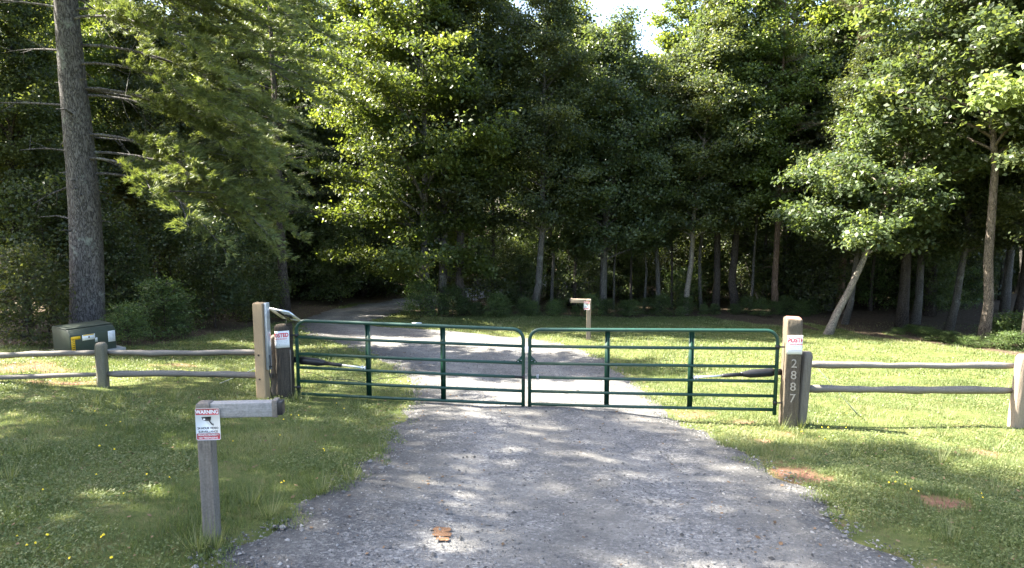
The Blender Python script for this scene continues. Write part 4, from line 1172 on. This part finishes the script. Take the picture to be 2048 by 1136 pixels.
# left run
f1 = at_depth(209, 803, 11.6); f1[2] = float(gz(f1[0], f1[1])); f1h = at_depth(205, 682, 11.6)[2] - f1[2]
f0 = at_depth(553, 782, 11.55); f0[2] = float(gz(f0[0], f0[1])); f0h = at_depth(550, 667, 11.55)[2] - f0[2]
f2 = at_depth(-190, 815, 11.9); f2[2] = float(gz(f2[0], f2[1]))
fence('split_rail_fence', 'grey two-rail split fence left of the gate, in front of the green cabinet', f1,
      [(f1, f1h, 0.165, 'post_mossy', 31, (0.015, 0)), (f0, f0h, 0.15, 'post_wood', 32, (0.02, 0)), (f2, f1h, 0.16, 'post_wood', 33, (0, 0))],
      [(at_depth(200, 704, 11.6), at_depth(-190, 713, 11.9), 0.057, 41), (at_depth(203, 748, 11.6), at_depth(-190, 757, 11.9), 0.057, 42),
       (at_depth(212, 704, 11.58), at_depth(546, 703, 11.42), 0.057, 43), (at_depth(214, 748, 11.58), at_depth(545, 751.5, 11.42), 0.052, 44)])
# right run
h1 = at_depth(1599, 851, 10.5); h1[2] = float(gz(h1[0], h1[1])); h1h = at_depth(1603, 699, 10.5)[2] - h1[2]
h2 = at_depth(2031, 850, 10.6); h2[2] = float(gz(h2[0], h2[1])); h2h = at_depth(2040, 705, 10.6)[2] - h2[2]
h3 = at_depth(2460, 860, 10.7); h3[2] = float(gz(h3[0], h3[1]))
fence('split_rail_fence', 'grey two-rail split fence on the sunny lawn right of the numbered post', h1,
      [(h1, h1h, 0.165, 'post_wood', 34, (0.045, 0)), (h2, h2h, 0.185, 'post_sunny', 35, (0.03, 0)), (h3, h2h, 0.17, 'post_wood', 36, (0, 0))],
      [(at_depth(1606, 729, 10.5), at_depth(2036, 732, 10.6), 0.055, 51), (at_depth(1602, 777, 10.5), at_depth(2033, 781, 10.6), 0.057, 52),
       (at_depth(2042, 734, 10.6), at_depth(2460, 742, 10.7), 0.055, 53), (at_depth(2040, 783, 10.6), at_depth(2460, 792, 10.7), 0.055, 54)])
# thin guy wires slanting down behind the rails
for (a, b, lab) in (((1634, 735, 10.9), (1716, 818, 11.4), 'thin grey wire slanting to the ground behind the right fence'), ((515, 735, 11.9), (438, 782, 12.2), 'thin grey wire slanting to the ground behind the left fence')):
    A, B = at_depth(*a), at_depth(*b); B[2] = float(gz(B[0], B[1])) + 0.0
    o = MB().tube([A - B, (A - B) * 0.35, (A - B) * 0.0], [0.004, 0.004, 0.013], 6).build('guy_wire', M['steel'])
    o.location = tuple(B); tag(o, lab, 'wire')

# ---------------------------------------------------------------- sensor posts with a side arm and a warning sign
def warning_sign(loc, rz, label):
    root = thing('warning_sign', label, 'sign', loc, rz)
    w, h = 0.188, 0.262
    def rr(w_, h_, r, k=5):
        o = []
        for cx, cy, a0 in ((1, 1, 0), (-1, 1, 90), (-1, -1, 180), (1, -1, 270)):
            for a in np.linspace(a0, a0 + 90, k): o.append((cx * (w_ / 2 - r) + r * math.cos(R(a)), cy * (h_ / 2 - r) + r * math.sin(R(a))))
        return np.array(o)
    def flat(name, outline, y, mat):
        o = np.asarray(outline); n = len(o)
        v = np.vstack([np.c_[o[:, 0], np.full(n, y), o[:, 1]], np.c_[o[:, 0], np.full(n, y + 0.0018), o[:, 1]]])
        i = np.arange(n); j = (i + 1) % n
        mb = MB().add(v, np.c_[i, j, j + n, i + n]); mb.f.setdefault(n, []).append(np.array([i, (i + n)[::-1]]))
        return mb.build(name, mat, root)
    flat('plate', rr(w, h, 0.014), 0, M['sign_white'])
    hd = rr(w - 0.012, 0.047, 0.006); hd[:, 1] += h / 2 - 0.031; flat('header', hd, -0.002, M['sign_red'])
    ft = rr(w - 0.012, 0.049, 0.006); ft[:, 1] -= h / 2 - 0.031; flat('footer', ft, -0.002, M['sign_red'])
    def xf(dz, y=-0.0032): return lambda x, t: np.c_[x, np.full(len(x), y), t + dz]
    text('WARNING', 0.044, M['sign_white'], 'lettering', root, xf(h / 2 - 0.031), bold=0.0014, sx=0.82)
    text('24 HOUR VIDEO', 0.0255, M['print_black'], 'lettering', root, xf(-0.033, -0.002), bold=0.0006, sx=0.86)
    text('SURVEILLANCE', 0.0255, M['print_black'], 'lettering', root, xf(-0.062, -0.002), bold=0.0006, sx=0.86)
    text('PRIVATE PROPERTY', 0.0215, M['sign_white'], 'lettering', root, xf(-h / 2 + 0.042), bold=0.0004, sx=0.86)
    text('NO TRESPASSING', 0.0215, M['sign_white'], 'lettering', root, xf(-h / 2 + 0.019), bold=0.0004, sx=0.88)
    cam_o = np.array([(-0.042, 0.052), (-0.040, 0.036), (-0.02, 0.028), (0.018, 0.026), (0.024, 0.032), (0.028, 0.062), (0.0, 0.060), (-0.048, 0.058)])
    flat('camera_icon', cam_o, -0.0022, M['print_black'])
    flat('camera_icon', np.array([(0.008, 0.027), (0.018, 0.027), (0.034, 0.004), (0.044, 0.004), (0.044, -0.012), (0.038, -0.012), (0.036, -0.004), (0.028, -0.003)]), -0.0024, M['print_black'])
    k = np.linspace(0, 2 * math.pi, 13)[:-1]
    flat('camera_icon', np.c_[-0.026 + 0.009 * np.cos(k), 0.042 + 0.008 * np.sin(k)], -0.0036, M['sign_white'])
    return root

def sensor_post(loc, rz, h, arm_dir, label, w=0.125, arm=0.72, post_m='sign_post_wood', arm_m='arm_wood', box=True, ah=0.15):
    root = thing('sensor_post', label, 'post', loc, rz)
    post(w, w, h, 0.14, 14, 0.0015, 21).build('upright', M[post_m], root)
    s_ = arm_dir
    mb = MB(); mb.box((s_ * (w / 2 + arm / 2), 0, h - ah / 2 - 0.004), (arm, w * 0.82, ah))
    a = mb.build('arm', M[arm_m], root, 0.004)
    MB().box((s_ * (w / 2 + arm + 0.02), 0, h - ah / 2 + 0.002), (0.04, w * 0.86, ah + 0.02)).build('end_block', M[post_m], root, 0.003)
    if box:
        MB().box((s_ * (w / 2 + arm + 0.04 + 0.02), 0, h - ah / 2 + 0.004), (0.04, w * 0.8, ah * 0.92)).build('sensor_box', M['black_plastic'], root, 0.004)
    return root
sb = at_depth(426, 1093, 5.60); sb[2] = float(gz(sb[0], sb[1]))
hS = at_depth(420, 793, 5.60)[2] - sb[2]
RZ1 = R(4)
sensor_post(tuple(sb), RZ1, hS, 1, 'grey square post with a side arm beside the driveway in the left foreground', w=0.108, arm=0.48, ah=0.118)
Rm = Matrix.Rotation(RZ1, 3, 'Z')
off = Rm @ Vector((0.036, -0.059, hS - 0.165))
warning_sign((sb[0] + off.x, sb[1] + off.y, sb[2] + off.z), RZ1, 'red and white video surveillance warning sign on the foreground post')
# the far one, across the drive
qb = at_depth(1177, 668, 22.0); qb[2] = float(gz(qb[0], qb[1]))
hQ = at_depth(1176, 597, 22.0)[2] - qb[2]
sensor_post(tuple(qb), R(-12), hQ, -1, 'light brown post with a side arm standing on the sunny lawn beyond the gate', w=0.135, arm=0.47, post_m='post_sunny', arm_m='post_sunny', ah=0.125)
off = Matrix.Rotation(R(-12), 3, 'Z') @ Vector((-0.06, -0.072, hQ - 0.2))
warning_sign((qb[0] + off.x, qb[1] + off.y, qb[2] + off.z), R(-12), 'small pale warning sign on the far post beyond the gate')

# ---------------------------------------------------------------- pad-mounted transformer
xb = at_depth(172, 712, 15.6); xb[2] = float(gz(xb[0], xb[1])) + 0.02
HX = at_depth(140, 652, 15.4)[2] - xb[2]
xf_ = thing('utility_cabinet', 'dark green metal utility cabinet with yellow and white stickers behind the left fence', 'utility cabinet', tuple(xb), R(54))
MB().box((0, 0, -0.08), (1.25, 1.15, 0.24)).build('pad', M['concrete'], xf_, 0.01)
# local x: the long front with stickers faces -y after turning
Wx, Dx = 0.95, 0.92
prof = [(-Dx / 2, 0.04), (-Dx / 2, HX - 0.12), (-Dx / 2 + 0.12, HX - 0.015), (Dx / 2, HX), (Dx / 2, 0.04)]
pv = np.array(prof); n = len(pv)
v = np.vstack([np.c_[np.full(n, sx * Wx / 2), pv[:, 0], pv[:, 1]] for sx in (-1, 1)])
i = np.arange(n); j = (i + 1) % n
mb = MB().add(v, np.c_[i, j, j + n, i + n]); mb.f.setdefault(n, []).append(np.array([i[::-1], i + n]))
mb.build('cabinet', M['xfmr_green'], xf_, 0.012)
MB().box((0, 0.02, HX + 0.004), (Wx + 0.02, Dx * 0.70, 0.014)).build('lid', M['xfmr_green'], xf_, 0.004)
fy = -Dx / 2 - 0.003
mb = MB(); mb.box((-0.415, fy, HX - 0.315), (0.075, 0.004, 0.30)); mb.box((-0.36, fy - 0.0006, HX - 0.185), (0.19, 0.0046, 0.065))
st_ = mb.build('yellow_sticker', M['sticker_yellow'], xf_)
for k in range(6): MB().box((-0.415, fy - 0.0035, HX - 0.22 - 0.042 * k), (0.05, 0.002, 0.014)).build('lettering', M['print_black'], st_)
w1 = MB().box((-0.10, fy, HX - 0.205), (0.26, 0.004, 0.125)).build('white_sticker', M['sticker_white'], xf_)
MB().box((-0.10, fy - 0.003, HX - 0.155), (0.22, 0.003, 0.022)).build('lettering', M['sticker_yellow'], w1)
MB().box((-0.09, fy - 0.003, HX - 0.205), (0.03, 0.003, 0.035)).build('lettering', M['print_black'], w1)
w2 = MB().box((0.38, fy, HX - 0.26), (0.15, 0.004, 0.25)).build('white_sticker', M['sticker_white'], xf_)
for k in range(7): MB().box((0.38, fy - 0.003, HX - 0.165 - 0.03 * k), (0.12, 0.002, 0.010)).build('lettering', M['print_grey'], w2)
MB().box((0.05, fy - 0.004, 0.30), (0.05, 0.03, 0.10)).build('padlock', M['steel'], xf_, 0.004)

# ---------------------------------------------------------------- yellow wild flowers in the grass
fl = MB()
k = 9; t = np.arange(k) / k * 2 * np.pi
rr = np.where(np.arange(k) % 2 == 0, 1.0, 0.75)
fl.add(np.vstack([[0, 0, 0.012], np.c_[0.014 * rr * np.cos(t), 0.014 * rr * np.sin(t), 0.0 + 0 * t]]), [[0, 1 + a, 1 + (a + 1) % k] for a in range(k)])
fl_me = fl.build('petals', M['flower']); fl_mesh = fl_me.data; bpy.data.objects.remove(fl_me)
stm = MB().tube([(0, 0, -0.09), (0.004, 0, -0.045), (0, 0, 0)], 0.0016, 4); st_o = stm.build('stem', M['grass']); st_mesh = st_o.data; bpy.data.objects.remove(st_o)
fpx = [(45, 1083), (82, 1100), (105, 1080), (65, 1107), (212, 1088), (216, 1084), (232, 1126), (150, 1132), (255, 998), (95, 994), (200, 964), (345, 966), (300, 960), (218, 862), (246, 855), (235, 910), (205, 900), (150, 829), (195, 830), (570, 848), (585, 840), (600, 838), (563, 878), (652, 908), (572, 977), (567, 978), (470, 895), (650, 906), (690, 825), (675, 812), (1496, 830), (1640, 864), (1653, 864), (1688, 864), (1690, 834), (1646, 888), (1772, 974), (1785, 972), (1804, 978), (1830, 996), (1815, 992), (1788, 955), (1870, 890), (1955, 1000), (1957, 1008), (1520, 832), (1600, 868)]
fr_ = random.Random(3)
for a, b in fpx:
    c = on_ground(a, b)
    o = thing('wild_flower', 'small yellow wildflower in the grass', 'flower', (c[0], c[1] - 0.05, c[2] + fr_.uniform(0.06, 0.10)), fr_.random() * 6, 'yellow wildflowers in the lawn')
    s_ = fr_.uniform(0.6, 0.95); o.scale = (s_, s_, 1)
    h_ = bpy.data.objects.new('petals', fl_mesh); col.objects.link(h_); h_.parent = o; h_.rotation_euler = (fr_.uniform(0.1, 0.8), 0, 0)
    h2_ = bpy.data.objects.new('stem', st_mesh); col.objects.link(h2_); h2_.parent = o
